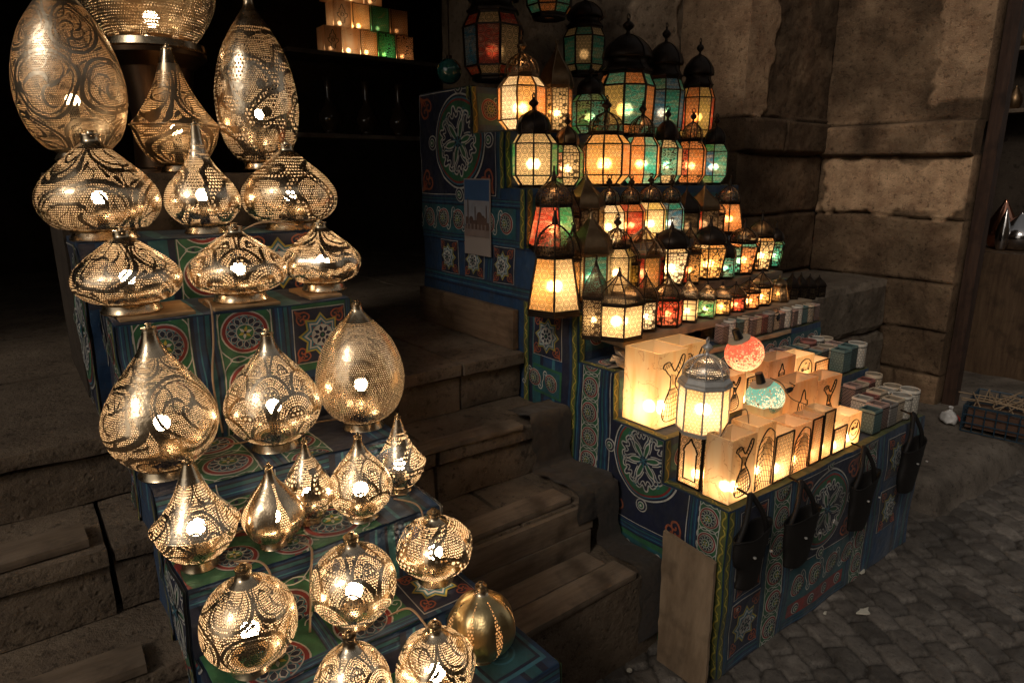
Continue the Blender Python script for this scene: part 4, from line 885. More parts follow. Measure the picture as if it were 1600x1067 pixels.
def lantern(x, y, z, R, H, n, shape, cols, label, pat='star', dome='star', frame=None, lit=1.0, rz=0.0, lam=0.034, group='glass lanterns on the right stand', cat='lantern', fin=None, warm=(1, 0.66, 0.36), ratio=None):
    frame = frame or m_iron
    root = thing('glass_lantern', label, cat, (x, y, z), rz, group)
    S = {'belly': [(0.0, .62, 0), (.025, .66, 'b'), (.13, 1.0, 's'), (.47, 1.0, 'm'), (.575, .68, 's'), (.60, .70, 'b')],
         'tall':  [(0.0, .70, 0), (.03, .74, 'b'), (.10, .94, 's'), (.42, 1.0, 'm'), (.52, .80, 's'), (.55, .86, 'b')],
         'taper': [(0.0, 1.08, 0), (.05, 1.08, 'b'), (.52, .74, 'm'), (.545, .78, 'b')],
         'straight': [(0.0, 1.0, 0), (.04, 1.0, 'b'), (.49, 1.0, 'm'), (.51, 1.07, 'b')],
         'silver': [(0.0, 1.0, 0), (.03, 1.03, 'b'), (.50, 1.0, 'm'), (.51, 1.10, 'b'), (.545, 1.06, 'b'), (.60, .92, 'b')],
         'flare': [(0.0, .70, 0), (.03, .72, 'b'), (.50, 1.0, 'm'), (.56, .84, 's'), (.58, .86, 'b')]}[shape]
    if ratio: S = [(a*ratio, b, c) for a, b, c in S]
    ap = 1.0
    def ringp(r, zz): return [Vector((r*R*math.cos(2*math.pi*(j+0.5)/n), r*R*math.sin(2*math.pi*(j+0.5)/n), zz*H)) for j in range(n)]
    fr = MB(); t = max(0.0024, R*0.042); ups = []
    prev = None
    for (zz, r, kind) in S:
        cur = ringp(r, zz)
        for j in range(n):
            a, b = cur[j], cur[(j+1) % n]; fr.tube([a, b], t*0.9, 4)
            if prev and kind in ('s', 'm'): fr.tube([prev[j], a], t, 4)
        if prev:
            if kind == 'b':
                for j in range(n): fr.face([prev[j], prev[(j+1) % n], cur[(j+1) % n], cur[j]])
            elif kind in ('m', 's'):
                for j in range(n):
                    a, b, c, d = [p*0.985 for p in (prev[j], prev[(j+1) % n], cur[(j+1) % n], cur[j])]
                    for p, q in ((a, prev[j]), (b, prev[j]), (c, cur[j]), (d, cur[j])): p.z = q.z
                    w0, w1, hh = (b-a).length/2, (c-d).length/2, ((c+d)/2-(a+b)/2).length
                    uv = [(-w0, -hh/2), (w0, -hh/2), (w1, hh/2), (-w1, hh/2)]
                    if kind == 'm':
                        cc = cols[j % len(cols)]; pt = pat[j % len(pat)] if isinstance(pat, list) else pat
                        pm = MB(); pm.face([a, b, c, d], 0, uv); pm.build('glass_pane', M_pane(cc, 'net' if pt in ('arch', 'holes') else pt, lam), root)
                        if pt == 'holes':
                            ov = MB(); k = 1.012; ov.face([Vector((q.x*k, q.y*k, q.z)) for q in (a, b, c, d)], 0, uv); ov.build('sheet_front', m_dome['holes'], root)
                        if pt == 'arch':
                            U, V = (b-a).normalized(), ((c+d)/2-(a+b)/2).normalized(); M0 = (a+b+c+d)/4; NN = U.cross(V); NN = NN if NN.dot(Vector((M0.x, M0.y, 0))) > 0 else -NN
                            ww, h2 = min(w0, w1)*0.72, hh*0.42
                            L = [(-ww, -h2), (-ww, h2*0.25), (-ww*0.75, h2*0.55), (-ww*0.3, h2*0.78), (0, h2)]; L = L+[(-p, q) for p, q in L[::-1]]
                            fr.tube([M0+U*p+V*q+NN*0.001 for p, q in L], t*0.6, 4)
                            for sx in (-1, 1): fr.tube([M0+U*(sx*ww*1.25)+V*h2*1.1+NN*0.001, M0+U*(sx*ww*0.5)+V*h2*0.8+NN*0.001], t*0.5, 4)
                    else:
                        if j == 0: ups.append(MB())
                        ups[-1].face([a, b, c, d], 0 if (j % 2 == 0) else 1, uv)
        prev = cur
    cc = cols[1 % len(cols)], cols[0]
    for q_, up in enumerate(ups): up.build('upper_glass' if q_ == len(ups)-1 else 'lower_glass', [M_pane(cc[0], 'star' if pat == 'star' else 'net', lam), M_pane(cc[1], 'star' if pat == 'star' else 'net', lam)], root)
    zt, rt = S[-1][0]*H, S[-1][1]*R
    fr.lathe([(rt*1.0, zt-0.001), (rt*1.02, zt+0.004), (rt*0.9, zt+0.006)], n, rot=math.pi/n)
    fr.lathe([(S[0][1]*R, 0.0005), (S[0][1]*R*0.3, 0.001)], n, rot=math.pi/n)
    # dome
    hd = H*{'straight': 0.37, 'flare': 0.25, 'taper': 0.27}.get(shape, 0.22)
    if shape == 'tall': DP = spline([(rt*.98, zt), (rt*.80, zt+hd*.22), (rt*.80, zt+hd*.40), (rt*.98, zt+hd*.46), (rt*.88, zt+hd*.8), (rt*.5, zt+hd*1.15), (rt*.16, zt+hd*1.3)], 5); hd *= 1.3
    elif shape == 'straight': DP = spline([(rt*.98, zt), (rt*.93, zt+hd*.22), (rt*.74, zt+hd*.48), (rt*.40, zt+hd*.74), (rt*.13, zt+hd)], 5)
    else: DP = spline([(rt*.96, zt), (rt*.96, zt+hd*.3), (rt*.80, zt+hd*.62), (rt*.48, zt+hd*.86), (rt*.15, zt+hd)], 5)
    nd = n if shape in ('straight',) else 24
    dm = MB(); dm.lathe(DP, nd, uvn=1, rot=math.pi/n); dm.build('dome', m_dome[dome], root, nd == 24)
    for j in range(n):
        a = 2*math.pi*(j+0.5)/n; fr.tube([(r*1.01*math.cos(a), r*1.01*math.sin(a), q) for r, q in DP[::2]+[DP[-1]]], t*0.7, 4)
    fo = fr.build('metal_frame', frame, root)
    # finial and ring
    fin = fin or ('ball' if shape in ('belly', 'tall', 'silver') else 'ring')
    z1, r1 = DP[-1][1], DP[-1][0]; hf = H-z1; fb = MB(); q = max(0.009, R*0.14)
    if fin == 'ball': fb.lathe([(r1, z1-0.002), (q*0.5, z1+hf*.10), (q*0.45, z1+hf*.2), (q*1.3, z1+hf*.34), (q*1.5, z1+hf*.44), (q*1.1, z1+hf*.56), (q*0.4, z1+hf*.66), (q*0.3, z1+hf*.76), (q*.1, z1+hf*.80)], 14)
    else: fb.lathe([(r1, z1-0.002), (q*0.8, z1+hf*.15), (q*0.5, z1+hf*.4), (q*.4, z1+hf*.62), (q*.2, z1+hf*.66)], 12)
    rg = min(0.016, hf*0.19); cz = H-rg
    fb.tube([(rg*math.cos(2*math.pi*k/12), 0, cz+rg*math.sin(2*math.pi*k/12)) for k in range(13)], 0.0022, 5, cap=False)
    fb.build('finial', frame, root, True)
    if lit > 0:
        zl = H*(S[1][0]+ (S[-2][0]-S[1][0])*0.42); light('lantern_bulb', root, zl, PW*lit*(R/0.07)**1.6, warm, R*0.2)
    return root

def LR(px, top, hw, y, z, n, shape, cols, label, **kw):
    if abs(z-1.312) < 0.01: top -= 9
    if abs(z-1.142) < 0.01: top -= 5
    x = xat(px, y, z); R = rad(hw, (x, y, z+0.1)); H = ztop(x, y, top)-z
    hw_k = 1.25 if z < 1.25 and shape in ('straight', 'flare') and px < 1200 else (1.15 if z < 1.5 else 1.0); R *= hw_k; kw.setdefault('rz', random.uniform(-0.15, 0.15)+(math.pi/8 if n == 8 else 0)); return lantern(x, y, z, R, H, n, shape, cols, label, **kw)
Y7, Y6, Y5, Y4 = 2.30, 2.155, 1.985, 1.83
Z7, Z6, Z5, Z4 = 1.762, 1.542, 1.312, 1.102
# top row
LR(815, 56, 38, Y7, Z7, 8, 'belly', ['white', 'amber', 'orange'], 'bulging octagonal lantern with a glaring white pane, left end of the top lantern row', dome='scroll', lit=1.5, frame=m_bronze)
LR(868, 62, 26, Y7+.02, Z7, 6, 'straight', ['cream', 'orange', 'amber'], 'narrow lantern with cream oval pane and small bronze dome, second in the top lantern row', pat='net', dome='solid', lit=0.9, frame=m_bronze)
LR(921, 100, 30, Y7, Z7, 8, 'belly', ['teal', 'green'], 'dark teal lantern with scrolled ironwork, third in the top lantern row', pat='scroll', dome='iron', lit=0.35)
LR(975, 22, 45, Y7+.05, Z7, 8, 'tall', ['teal', 'orange', 'blue', 'yellow'], 'tallest black crowned lantern with teal, blue and orange panes in the top row', dome='iron', lit=0.45, lam=0.04)
LR(1033, 36, 33, Y7+.03, Z7, 8, 'tall', ['teal', 'blue'], 'black crowned lantern with teal and blue panes, right of the tallest one', dome='iron', lit=0.35)
LR(1085, 60, 28, Y7+.02, Z7, 8, 'tall', ['orange', 'yellow', 'red'], 'black crowned lantern with brick red and yellow panes, right end of the top row', dome='iron', lit=0.5)
# second row
LR(833, 146, 38, Y6+.01, Z6, 8, 'belly', ['cream', 'cream', 'green'], 'bulging lantern with cream and bottle green panes, left end of the second lantern row', dome='iron', lit=0.9)
LR(885, 178, 27, Y6, Z6, 6, 'belly', ['cream', 'green', 'pink'], 'lantern with a cream oval pane between dark green glass, second in the second row', pat='net', dome='solid', lit=0.8)
LR(944, 150, 39, Y6+.01, Z6, 8, 'belly', ['amber', 'amber', 'orange'], 'brightest bulging lantern with two glaring amber panes in the second row', dome='scroll', lit=1.4)
LR(999, 157, 30, Y6, Z6, 8, 'belly', ['orange', 'teal', 'orange'], 'bulging lantern with a salmon pane between teal ones, fourth in the second row', dome='scroll', lit=1.5)
LR(1038, 166, 26, Y6, Z6, 6, 'belly', ['cream', 'teal'], 'lantern with a cream pane beside a teal fern pane in the second row', pat=['star', 'scroll'], dome='iron', lit=1.0)
LR(1077, 170, 25, Y6, Z6, 6, 'belly', ['orange', 'orange', 'red'], 'orange lantern with black fern ironwork in the second row', pat=['scroll', 'star'], dome='net', lit=0.9)
LR(1113, 178, 24, Y6, Z6, 6, 'belly', ['teal', 'green', 'blue'], 'green and blue lantern at the right end of the second lantern row', dome='iron', lit=0.8)
# third row
LR(864, 268, 33, Y5, Z5, 6, 'taper', ['green', 'red', 'red', 'green', 'red', 'red'], 'tapered lantern with one green pane between two red ones, left end of the third row', dome='net', lit=1.1, rz=0.62)
LR(913, 276, 26, Y5+.01, Z5, 6, 'straight', ['amber', 'dark'], 'dim bronze lantern with brown ornament beside the green and red tapered lantern', pat='net', dome='solid', lit=0.35, frame=m_bronze)
LR(949, 283, 22, Y5, Z5, 6, 'belly', ['white', 'cream'], 'small glaring white lantern with a lace dome in the third row', dome='scroll', lit=1.7)
LR(983, 283, 22, Y5, Z5, 6, 'belly', ['orange', 'red'], 'small brick orange lantern between the white and the yellow ones of the third row', dome='net', lit=0.9)
LR(1013, 280, 24, Y5, Z5, 6, 'belly', ['yellow', 'cream'], 'small yellow lantern with a bright lace dome in the third row', dome='scroll', lit=1.6)
LR(1045, 283, 21, Y5, Z5, 6, 'belly', ['teal', 'blue'], 'small teal and blue lantern with a lace dome in the third row', dome='scroll', lit=0.9)
LR(1096, 295, 24, Y5, Z5, 6, 'straight', ['red', 'dark'], 'dark red lantern with scroll ironwork left of the orange and green tapered one', pat='scroll', dome='solid', lit=0.5, frame=m_bronze)
LR(1135, 283, 22, Y5, Z5, 6, 'taper', ['orange', 'green', 'orange'], 'tapered orange lantern with one green pane, right end of the third row', dome='scroll', lit=1.0, rz=0.2)
LR(1069, 300, 21, Y5, Z5, 6, 'straight', ['teal', 'dark'], 'dim blue green lantern half hidden between the teal one and the dark red one', pat='star', dome='iron', lit=0.25)
LR(1115, 312, 15, Y5, Z5, 6, 'straight', ['amber', 'dark'], 'narrow dim lantern squeezed left of the last tapered lantern of the third row', pat='net', dome='net', lit=0.5)
LR(892, 300, 16, Y5+.01, Z5, 6, 'straight', ['cream', 'dark'], 'narrow cream lantern squeezed behind the green and red tapered one', pat='net', dome='net', lit=0.6)
# fourth row
LR(893, 352, 15, Y4+.03, Z4+.04, 6, 'straight', ['cream', 'amber'], 'narrow lantern glowing between the two large left lanterns of the fourth row', pat='star', dome='net', lit=1.0)
LR(982, 372, 14, Y4-.03, Z4+.04, 6, 'straight', ['cream', 'yellow'], 'small cream lantern squeezed below the golden domed one', pat='net', dome='net', lit=1.0)
LR(1022, 370, 13, Y4-.03, Z4+.04, 6, 'straight', ['orange', 'red'], 'small orange lantern squeezed left of the oval pane lantern', pat='net', dome='scroll', lit=0.8)
LR(865, 318, 37, Y4-.01, Z4, 6, 'taper', ['cream', 'orange', 'amber'], 'large tapered lantern with cream and orange panes standing alone on the lower blue step', dome='scroll', lit=1.7, rz=0.35)
LR(920, 330, 29, Y4+.02, Z4+.03, 6, 'straight', ['cream', 'teal'], 'greyish cream lantern with a rounded bronze cupola behind the arched mesh lantern', dome='solid', lit=0.6, frame=m_bronze)
LR(961, 340, 27, Y4, Z4+.04, 6, 'belly', ['cream', 'yellow', 'teal'], 'bright lantern with a tall golden lace dome and teal corner panes in the fourth row', dome='scroll', lit=1.3)
LR(1002, 350, 27, Y4, Z4+.04, 8, 'straight', ['amber', 'red'], 'low lantern with a ribbed bronze dome and red and amber panes in the fourth row', dome='star', lit=0.6, frame=m_bronze)
LR(1045, 345, 28, Y4, Z4+.04, 6, 'flare', ['cream', 'white'], 'bright lantern with long oval ironwork on cream glass in the fourth row', pat='net', dome='iron', lit=1.5)
LR(1073, 352, 17, Y4-.03, Z4+.04, 6, 'straight', ['red', 'amber'], 'small red lantern wedged between the oval pane one and the arched orange one', pat='scroll', dome='net', lit=0.7)
LR(1105, 342, 25, Y4, Z4+.04, 6, 'flare', ['amber', 'cream', 'amber'], 'bright orange lantern with a pointed arch of wire in the fourth row', pat='arch', dome='iron', lit=1.3)
LR(1131, 372, 14, Y4-.03, Z4+.04, 6, 'straight', ['teal', 'teal'], 'small teal lantern low between the two arched lanterns', pat='scroll', dome='iron', lit=0.9)
LR(1158, 346, 22, Y4, Z4+.04, 6, 'flare', ['teal', 'orange'], 'lantern with a teal pane and orange shoulder under a lace dome', pat='net', dome='scroll', lit=1.1)
LR(1184, 334, 21, Y4+.02, Z4+.04, 6, 'flare', ['amber', 'cream'], 'lantern with a glaring neck and orange pane beside the last green lantern', pat='arch', dome='star', lit=1.3)
LR(1207, 350, 15, Y4+.04, Z4+.04, 6, 'flare', ['green', 'teal'], 'small green lantern at the right end of the fourth row', pat='arch', dome='iron', lit=1.0)
# front row on a plank
Y3, Z3 = 1.655, 1.025
board('wooden_plank', 'long pale plank carrying the front lantern row', 1.72, 3.0, 1.60, 1.725, 0.99, 1.022, M_wood('pale_plank', (0.30, 0.21, 0.13), (0.44, 0.33, 0.22), 0), group=None)
board('wooden_plank', 'dark plank behind it carrying the fourth lantern row', 1.78, 3.0, 1.765, 1.915, 1.104, 1.138, m_oldwood)
for i in range(3): board('wood_block', ['left', 'middle', 'right'][i]+' wooden block propping up the long pale plank', 1.80+i*0.5, 1.86+i*0.5, 1.64, 1.70, 0.922, 0.989, m_oldwood, cat='block')
LR(928, 400, 17, Y3+.02, Z3, 4, 'straight', ['cream', 'cream'], 'square sheet metal lantern with round holes, left end of the front lantern row', pat='holes', dome='holes', lit=1.3, rz=0.5)
LR(964, 418, 32, Y3-.01, Z3, 6, 'straight', ['cream', 'amber', 'cream'], 'large pointed lantern with cream and pinkish panes, second in the front row', dome='star', lit=1.6, rz=0.5)
LR(1006, 422, 17, Y3, Z3, 6, 'straight', ['white', 'dark', 'teal'], 'slim lantern with a glowing white arch pane in the front row', pat='arch', dome='net', lit=1.4, rz=0.1)
LR(1041, 425, 20, Y3, Z3, 6, 'straight', ['red', 'red'], 'slim lantern with deep red streaked glass in the front row', pat='arch', dome='net', lit=1.1)
LR(1073, 430, 17, Y3, Z3, 4, 'straight', ['cream', 'cream'], 'slim square lantern with a cream grille pane in the front row', pat='lines', dome='scroll', lit=1.2, rz=0.55)
LR(1102, 437, 16, Y3, Z3, 4, 'straight', ['green', 'green'], 'slim square lantern with mottled green glass in the front row', pat='scroll', dome='scroll', lit=1.1, rz=0.5)
LR(1126, 440, 16, Y3, Z3, 4, 'straight', ['amber', 'amber'], 'slim lantern with an orange gothic arch pane right of the green one', pat='arch', dome='star', lit=1.2, rz=0.55)
LR(1147, 440, 15, Y3+.01, Z3, 6, 'straight', ['orange', 'red'], 'slim brick orange lantern right of the gothic arch one', pat='net', dome='star', lit=0.9)
LR(1168, 432, 15, Y3+.01, Z3, 6, 'straight', ['amber', 'orange'], 'slim amber lantern with a glaring top edge near the right of the front row', pat='net', dome='scroll', lit=1.3)
LR(1187, 420, 15, Y3+.02, Z3, 6, 'straight', ['amber', 'amber'], 'last lit amber lantern of the front row with a pointed dome', pat='net', dome='star', lit=1.2)
LR(1215, 428, 15, Y3+.02, Z3, 8, 'taper', ['dark', 'amber'], 'dark brass lantern with a small glow, right of the lit front row', pat='net', dome='solid', lit=0.3, frame=m_bronze)
dk = ['first', 'second', 'third', 'fourth', 'fifth']
for i, px in enumerate((1234, 1248, 1262, 1277)):
    LR(px, 424+i*2, 11, Y3+.02+0.01*(i % 2), Z3-.02, 6, 'straight', ['dark', 'dark'], dk[i]+' of four unlit black lanterns with ball finials, counted from the left', pat='net', dome='iron', lit=0, group='unlit black lanterns')
# hanging and standing lanterns in the dark above
def hang(px, py_bot, top, hw, y, n, shape, cols, label, **kw):
    zb = ztop(xat(px, y, 1.9), y, py_bot); x = xat(px, y, zb); R = rad(hw, (x, y, zb)); H = ztop(x, y, top)-zb
    o = lantern(x, y, zb, R, H, n, shape, cols, label, group='large dark lanterns hung above the stand', **kw)
    c = MB(); c.tube([(0, 0, H-0.005), (0, 0, 3.6-zb)], 0.004, 5); c.build('hanging_chain', m_iron, o)
    return o
hang(771, 126, -70, 47, 2.60, 8, 'tall', ['red', 'cream', 'orange', 'blue'], 'very large dim hanging lantern with dark red and cream star panes', dome='iron', lit=0.045, lam=0.04)
hang(858, 30, -150, 38, 2.62, 8, 'tall', ['teal', 'orange', 'teal'], 'hanging lantern cut by the top edge with teal and orange lower panes', dome='iron', lit=0.10, lam=0.04)
hang(912, 118, -20, 34, 2.70, 8, 'tall', ['cream', 'teal'], 'unlit greyish hanging lantern with an orange lit collar between the brighter ones', dome='iron', lit=0.05, lam=0.03)
# glass ball
gx = on(702, 112, 1, 2.70); gb = thing('glass_ball_lamp', 'unlit sea green glass ball hanging in the dark left of the lanterns', 'lamp', gx)
b = MB(); b.lathe([(0.0005, -0.055)]+[(0.055*math.sin(math.pi*i/14), -0.055*math.cos(math.pi*i/14)) for i in range(1, 14)]+[(0.0005, 0.055)], 28)
tg = NT('sea_green_glass'); b.build('glass_ball', tg.done(tg.n('BsdfPrincipled', {'Base Color': (0.015, 0.10, 0.09), 'Roughness': 0.08, 'Specular IOR Level': 0.9, 'Coat Weight': 0.5})), gb, True)
b = MB(); b.tube([(0, 0, 0.053), (0, 0, 3.6-gx.z)], 0.003, 5); b.lathe([(0.012, 0.05), (0.014, 0.065), (0.004, 0.07)], 12); b.build('hanging_cord', m_iron, gb)
#@@END4

# ------------------------------------------------------------------ alabaster light boxes
m_fil = M_plain('cut_black_metal', (0.014, 0.010, 0.008), 0.45, 0.5, 0.3, 60, 0.1)
m_lace_f = {'star': M_lace('box_lattice_star', (0.02, 0.013, 0.01), 'star', 0.028, 0.4, 0.5), 'net': M_lace('box_lattice_net', (0.02, 0.013, 0.01), 'net', 0.026, 0.4, 0.5), 'fine': M_lace('box_lattice_fine', (0.02, 0.013, 0.01), 'star', 0.018, 0.4, 0.5)}
DERV = spline([(-.42, .78), (-.20, .82), (-.06, .64), (.05, .52), (.20, .70), (.34, .94), (.46, .92), (.40, .66), (.22, .42), (.13, .28), (.10, .10), (.30, -.18), (.46, -.58), (.38, -.86), (.05, -.95), (-.30, -.92), (-.42, -.70), (-.34, -.35), (-.14, .0), (-.12, .15), (-.12, .36), (-.26, .50), (-.34, .60), (-.46, .68), (-.42, .78)], 3)
HAMSA = spline([(-.14, -.62), (-.20, -.30), (-.38, -.16), (-.40, .04), (-.28, .02), (-.24, .30), (-.15, .36), (-.10, .52), (-.02, .66), (.06, .52), (.10, .36), (.20, .30), (.24, .02), (.38, .05), (.38, -.16), (.20, -.30), (.14, -.62), (-.14, -.62)], 3)
ARCH = [(-.55, -.8), (-.55, .28), (-.62, .36), (-.52, .46), (-.44, .56), (-.24, .66), (-.08, .80), (0, .88)]; ARCH = ARCH+[(-a, b) for a, b in ARCH[::-1]]
def decor(mb, kind, O, U, V, N, w, h, t=0.0021):
    """cut metal ornament fixed on a face centred at O"""
    def P(a, b, k=0.0015): return O+U*a+V*b+N*k
    def st(pts, r=None, s=None, c=(0, 0)):
        s = s or min(w*1.5, h)/2; mb.tube([P(c[0]+a*s, c[1]+b*s) for a, b in pts], r or t, 4)
    if kind == 'dervish':
        s = h*0.45; sx = min(s, w*0.98); q = lambda L, r: mb.tube([P(x_*sx, y_*s) for x_, y_ in L], r, 4)
        q(DERV, t*1.1)
        for k in range(7): q([(-.34+k*.115, -.90+abs(k-3)*.02), (-.28+k*.095, -.45), (-.12+k*.035, .02)], t*0.5)
        for k in range(7): q([(-.40+.03*k, -.72+.12*k), (-.1, -.80+.13*k), (.42-.035*k, -.70+.12*k)], t*0.5)
        for k in range(4): q([(-.11+k*.07, .12), (-.10+k*.06, .46-.02*k)], t*0.5); q([(-.38+k*.08, .62+k*.02), (-.30+k*.08, .78)], t*0.5); q([(.20+k*.05, .46+k*.10), (.12+k*.07, .56+k*.10)], t*0.5)
    elif kind == 'hamsa':
        s = min(h*0.55, w*1.1); st(HAMSA, t*1.1, s)
        for k in range(4): st([(-.16+k*.1, -.55), (-.16+k*.1, .25-.02*abs(k-2))], t*0.6, s)
        st([(.12*math.cos(q), -.05+.12*math.sin(q)) for q in [2*math.pi*i/10 for i in range(11)]], t*0.9, s)
    elif kind == 'arch':
        for sc in (1.0,): mb.tube([P(a*w*0.46*sc, b*h*0.46) for a, b in ARCH]+[P(ARCH[0][0]*w*0.46, ARCH[0][1]*h*0.46)], t*1.3, 4)
        for a, b, c, d in ((-1, -1, 1, -1), (1, -1, 1, 1), (1, 1, -1, 1), (-1, 1, -1, -1)): mb.tube([P(a*w*.47, b*h*.48), P(c*w*.47, d*h*.48)], t*1.8, 4)
    elif kind == 'feather':
        A = spline([(-.46, -.95), (-.46, .1), (-.36, .48), (-.12, .76), (.10, .86), (.34, .74), (.46, .5), (.46, -.95)], 3); mb.tube([P(a*w, b*h/2) for a, b in A], t, 4)
        for k in range(8):
            q = -.40+k*.115; mb.tube([P(q*w*(1-.0), -.93*h/2), P((q*.8+.03)*w, -.1*h/2), P((q*.55+.06)*w, (.62-abs(k-4)*.06)*h/2)], t*0.55, 4)
        for k in range(9): mb.tube([P(-.44*w, (-.85+k*.16)*h/2), P(-.1*w, (-.72+k*.17)*h/2), P(.2*w, (-.80+k*.17)*h/2), P(.45*w, (-.86+k*.15)*h/2)], t*0.5, 4)
    elif kind == 'round':
        s = w*0.5; n = 24; st([(.80*math.cos(2*math.pi*i/n), .80*math.sin(2*math.pi*i/n)) for i in range(n+1)], t*1.0, s)
        st([(.42, .05), (.42, .50)], t, s); st([(.26, .10), (.24, .42), (.26, .10), (.08, .08), (.06, .36), (.08, .08), (-.12, .08), (-.14, .30), (-.14, .08), (-.34, .06), (-.44, .20), (-.30, .26), (-.26, .08)], t*0.9, s)
        st([(-.05, .48), (.05, .56), (.12, .48)], t*.7, s); st(spline([(-.36, -.22), (-.1, -.42), (.2, -.40), (.42, -.2)], 3), t*0.9, s)
    elif kind == 'frame':
        for a, b, c, d in ((-1, -1, 1, -1), (1, -1, 1, 1), (1, 1, -1, 1), (-1, 1, -1, -1)): mb.tube([P(a*w*.48, b*h*.485), P(c*w*.48, d*h*.485)], t*1.5, 4)
m_thin = M_thin_stone('alabaster_inside')
def lightbox(x0, x1, y0, y1, z, h, label, front=None, left=None, lit=1.0, lace=None, lacel=None, col=(0.93, 0.80, 0.60), rz=0.0, seed=0, name='alabaster_light_box', group='alabaster light boxes on the right stand', wall=0.006, warm=(1, 0.63, 0.30), lz=0.19):
    cx, cy_ = (x0+x1)/2, (y0+y1)/2; root = thing(name, label, 'light box', (cx, cy_, z), rz, group)
    a, b = (x1-x0)/2, (y1-y0)/2; t = wall; m = MB(); e = 0.0012
    # four walls and floor as one open vessel
    o = [(-a, -b), (a, -b), (a, b), (-a, b)]; i_ = [(-a+t, -b+t), (a-t, -b+t), (a-t, b-t), (-a+t, b-t)]
    for k in range(4):
        p, q = o[k], o[(k+1) % 4]; r, s = i_[k], i_[(k+1) % 4]
        m.face([(*p, 0.001), (*q, 0.001), (*q, h-e), (*p, h-e)]); m.face([(*s, 0.006), (*r, 0.006), (*r, h-e), (*s, h-e)], 1)
        m.face([(*p, h-e), (*q, h-e), ((q[0]*3+s[0])/4, (q[1]*3+s[1])/4, h), ((p[0]*3+r[0])/4, (p[1]*3+r[1])/4, h)])
        m.face([((p[0]*3+r[0])/4, (p[1]*3+r[1])/4, h), ((q[0]*3+s[0])/4, (q[1]*3+s[1])/4, h), (*s, h-e), (*r, h-e)])
    m.face([(*q, 0.006) for q in i_]); m.face([(*q, 0.001) for q in o[::-1]])
    m.build('stone_body', [M_alabaster('alabaster_%d' % seed, col, seed=seed*0.7), m_thin], root)
    d = MB(); X, Y, Z = Vector((1, 0, 0)), Vector((0, 1, 0)), Vector((0, 0, 1))
    if front: decor(d, front, Vector((0, -b, h/2)), X, Z, -Y, 2*a, h)
    if left: decor(d, left, Vector((-a, 0, h/2)), -Y, Z, -X, 2*b, h)
    if lace: decor(d, 'frame', Vector((0, -b, h/2)), X, Z, -Y, 2*a, h)
    if lacel: decor(d, 'frame', Vector((-a, 0, h/2)), -Y, Z, -X, 2*b, h)
    if d.f: d.build('metal_ornament', m_fil, root)
    if lace:
        q = MB(); q.face([(-a, -b-.001, .004), (a, -b-.001, .004), (a, -b-.001, h-.004), (-a, -b-.001, h-.004)], 0, [(-a, -h/2), (a, -h/2), (a, h/2), (-a, h/2)]); q.build('lattice_front', m_lace_f[lace], root)
    if lacel:
        hh = [(-b, .004), (b, .004), (b, h-.004), (-b, h-.004)]
        q = MB()
        if left == 'arch':   # leaves the arched window free
            ar = [(u*2*b*0.46, h/2+v*h*0.46) for u, v in ARCH]; n = len(ar); L = [(-b, .004)]+[(-b, h-.004)]*0
            for k in range(n-1):
                p, r = ar[k], ar[k+1]; sx = -1 if (p[0]+r[0]) < 0 else 1
                pts = [(p[0], p[1]), (r[0], r[1]), (sx*b, r[1]), (sx*b, p[1])] if abs(p[1]-r[1]) > 1e-5 else None
                if pts: q.face([(-a-.001, -u, v) for u, v in pts], 0, [(u, v) for u, v in pts])
            for v0, v1 in ((.004, ar[0][1]), (ar[n//2][1], h-.004)): q.face([(-a-.001, -u, v) for u, v in ((-b, v0), (b, v0), (b, v1), (-b, v1))], 0, [(-b, v0), (b, v0), (b, v1), (-b, v1)])
        else: q.face([(-a-.001, -u, v) for u, v in hh], 0, hh)
        q.build('lattice_side', m_lace_f[lacel], root)
    if lit > 0: light('box_bulb', root, h*lz, 1.6*lit*(min(a, b)/0.05)**1.3, warm, 0.014)
    return root
def FB(pl, pr, y, z, top, dep, label, **kw):
    x0, x1 = xat(pl, y, z)+0.001, xat(pr, y, z)-0.001; h = ztop(x0, y, top)-z; return lightbox(x0, x1, y, y+dep, z, h, label, **kw)
ZT1, ZT2, ZT3 = 0.606, 0.756, 0.926
xw, xp = (0.95, 0.82, 0.62), (0.93, 0.72, 0.52)
FB(1137, 1175, 1.080, ZT1, 690, 0.095, 'white veined box with a black whirling dancer, front corner of the lowest shelf', front='dervish', lit=1.1, seed=1, lz=0.16)
FB(1176, 1204, 1.082, ZT1, 668, 0.10, 'tall box with a black peacock feather arch, right of the front corner dancer box', front='feather', lit=1.3, seed=2, col=xw, lz=0.25)
FB(1205, 1234, 1.082, ZT1, 682, 0.09, 'box faced with black star lattice, right of the peacock feather box', lace='star', lit=1.4, seed=3)
FB(1235, 1261, 1.083, ZT1, 668, 0.10, 'peach veined box with a fan of black feathers, between two lattice boxes', front='feather', lit=0.9, seed=4, col=xp)
FB(1262, 1279, 1.083, ZT1, 655, 0.08, 'slim box with dense black lattice glowing orange in the front row', lace='fine', lit=0.9, seed=5, col=xp)
FB(1280, 1297, 1.083, ZT1, 644, 0.08, 'slim tall box with fine mesh ornament beside the dense lattice one', lace='fine', lit=1.0, seed=6, col=xw)
FB(1298, 1319, 1.083, ZT1, 671, 0.075, 'small bright box with a lattice front, left of the round emblem box', lace='star', lit=1.6, seed=7)
FB(1320, 1341, 1.083, ZT1, 651, 0.085, 'small bright box with a round script emblem, end of the lit front row', front='round', lit=1.5, seed=8)
lightbox(1.668, 1.765, 1.190, 1.285, ZT1, 0.185, 'dark lattice box with an arched window, carrying the silver lantern', left='arch', lacel='star', lace='star', lit=0.8, seed=9, col=xw)
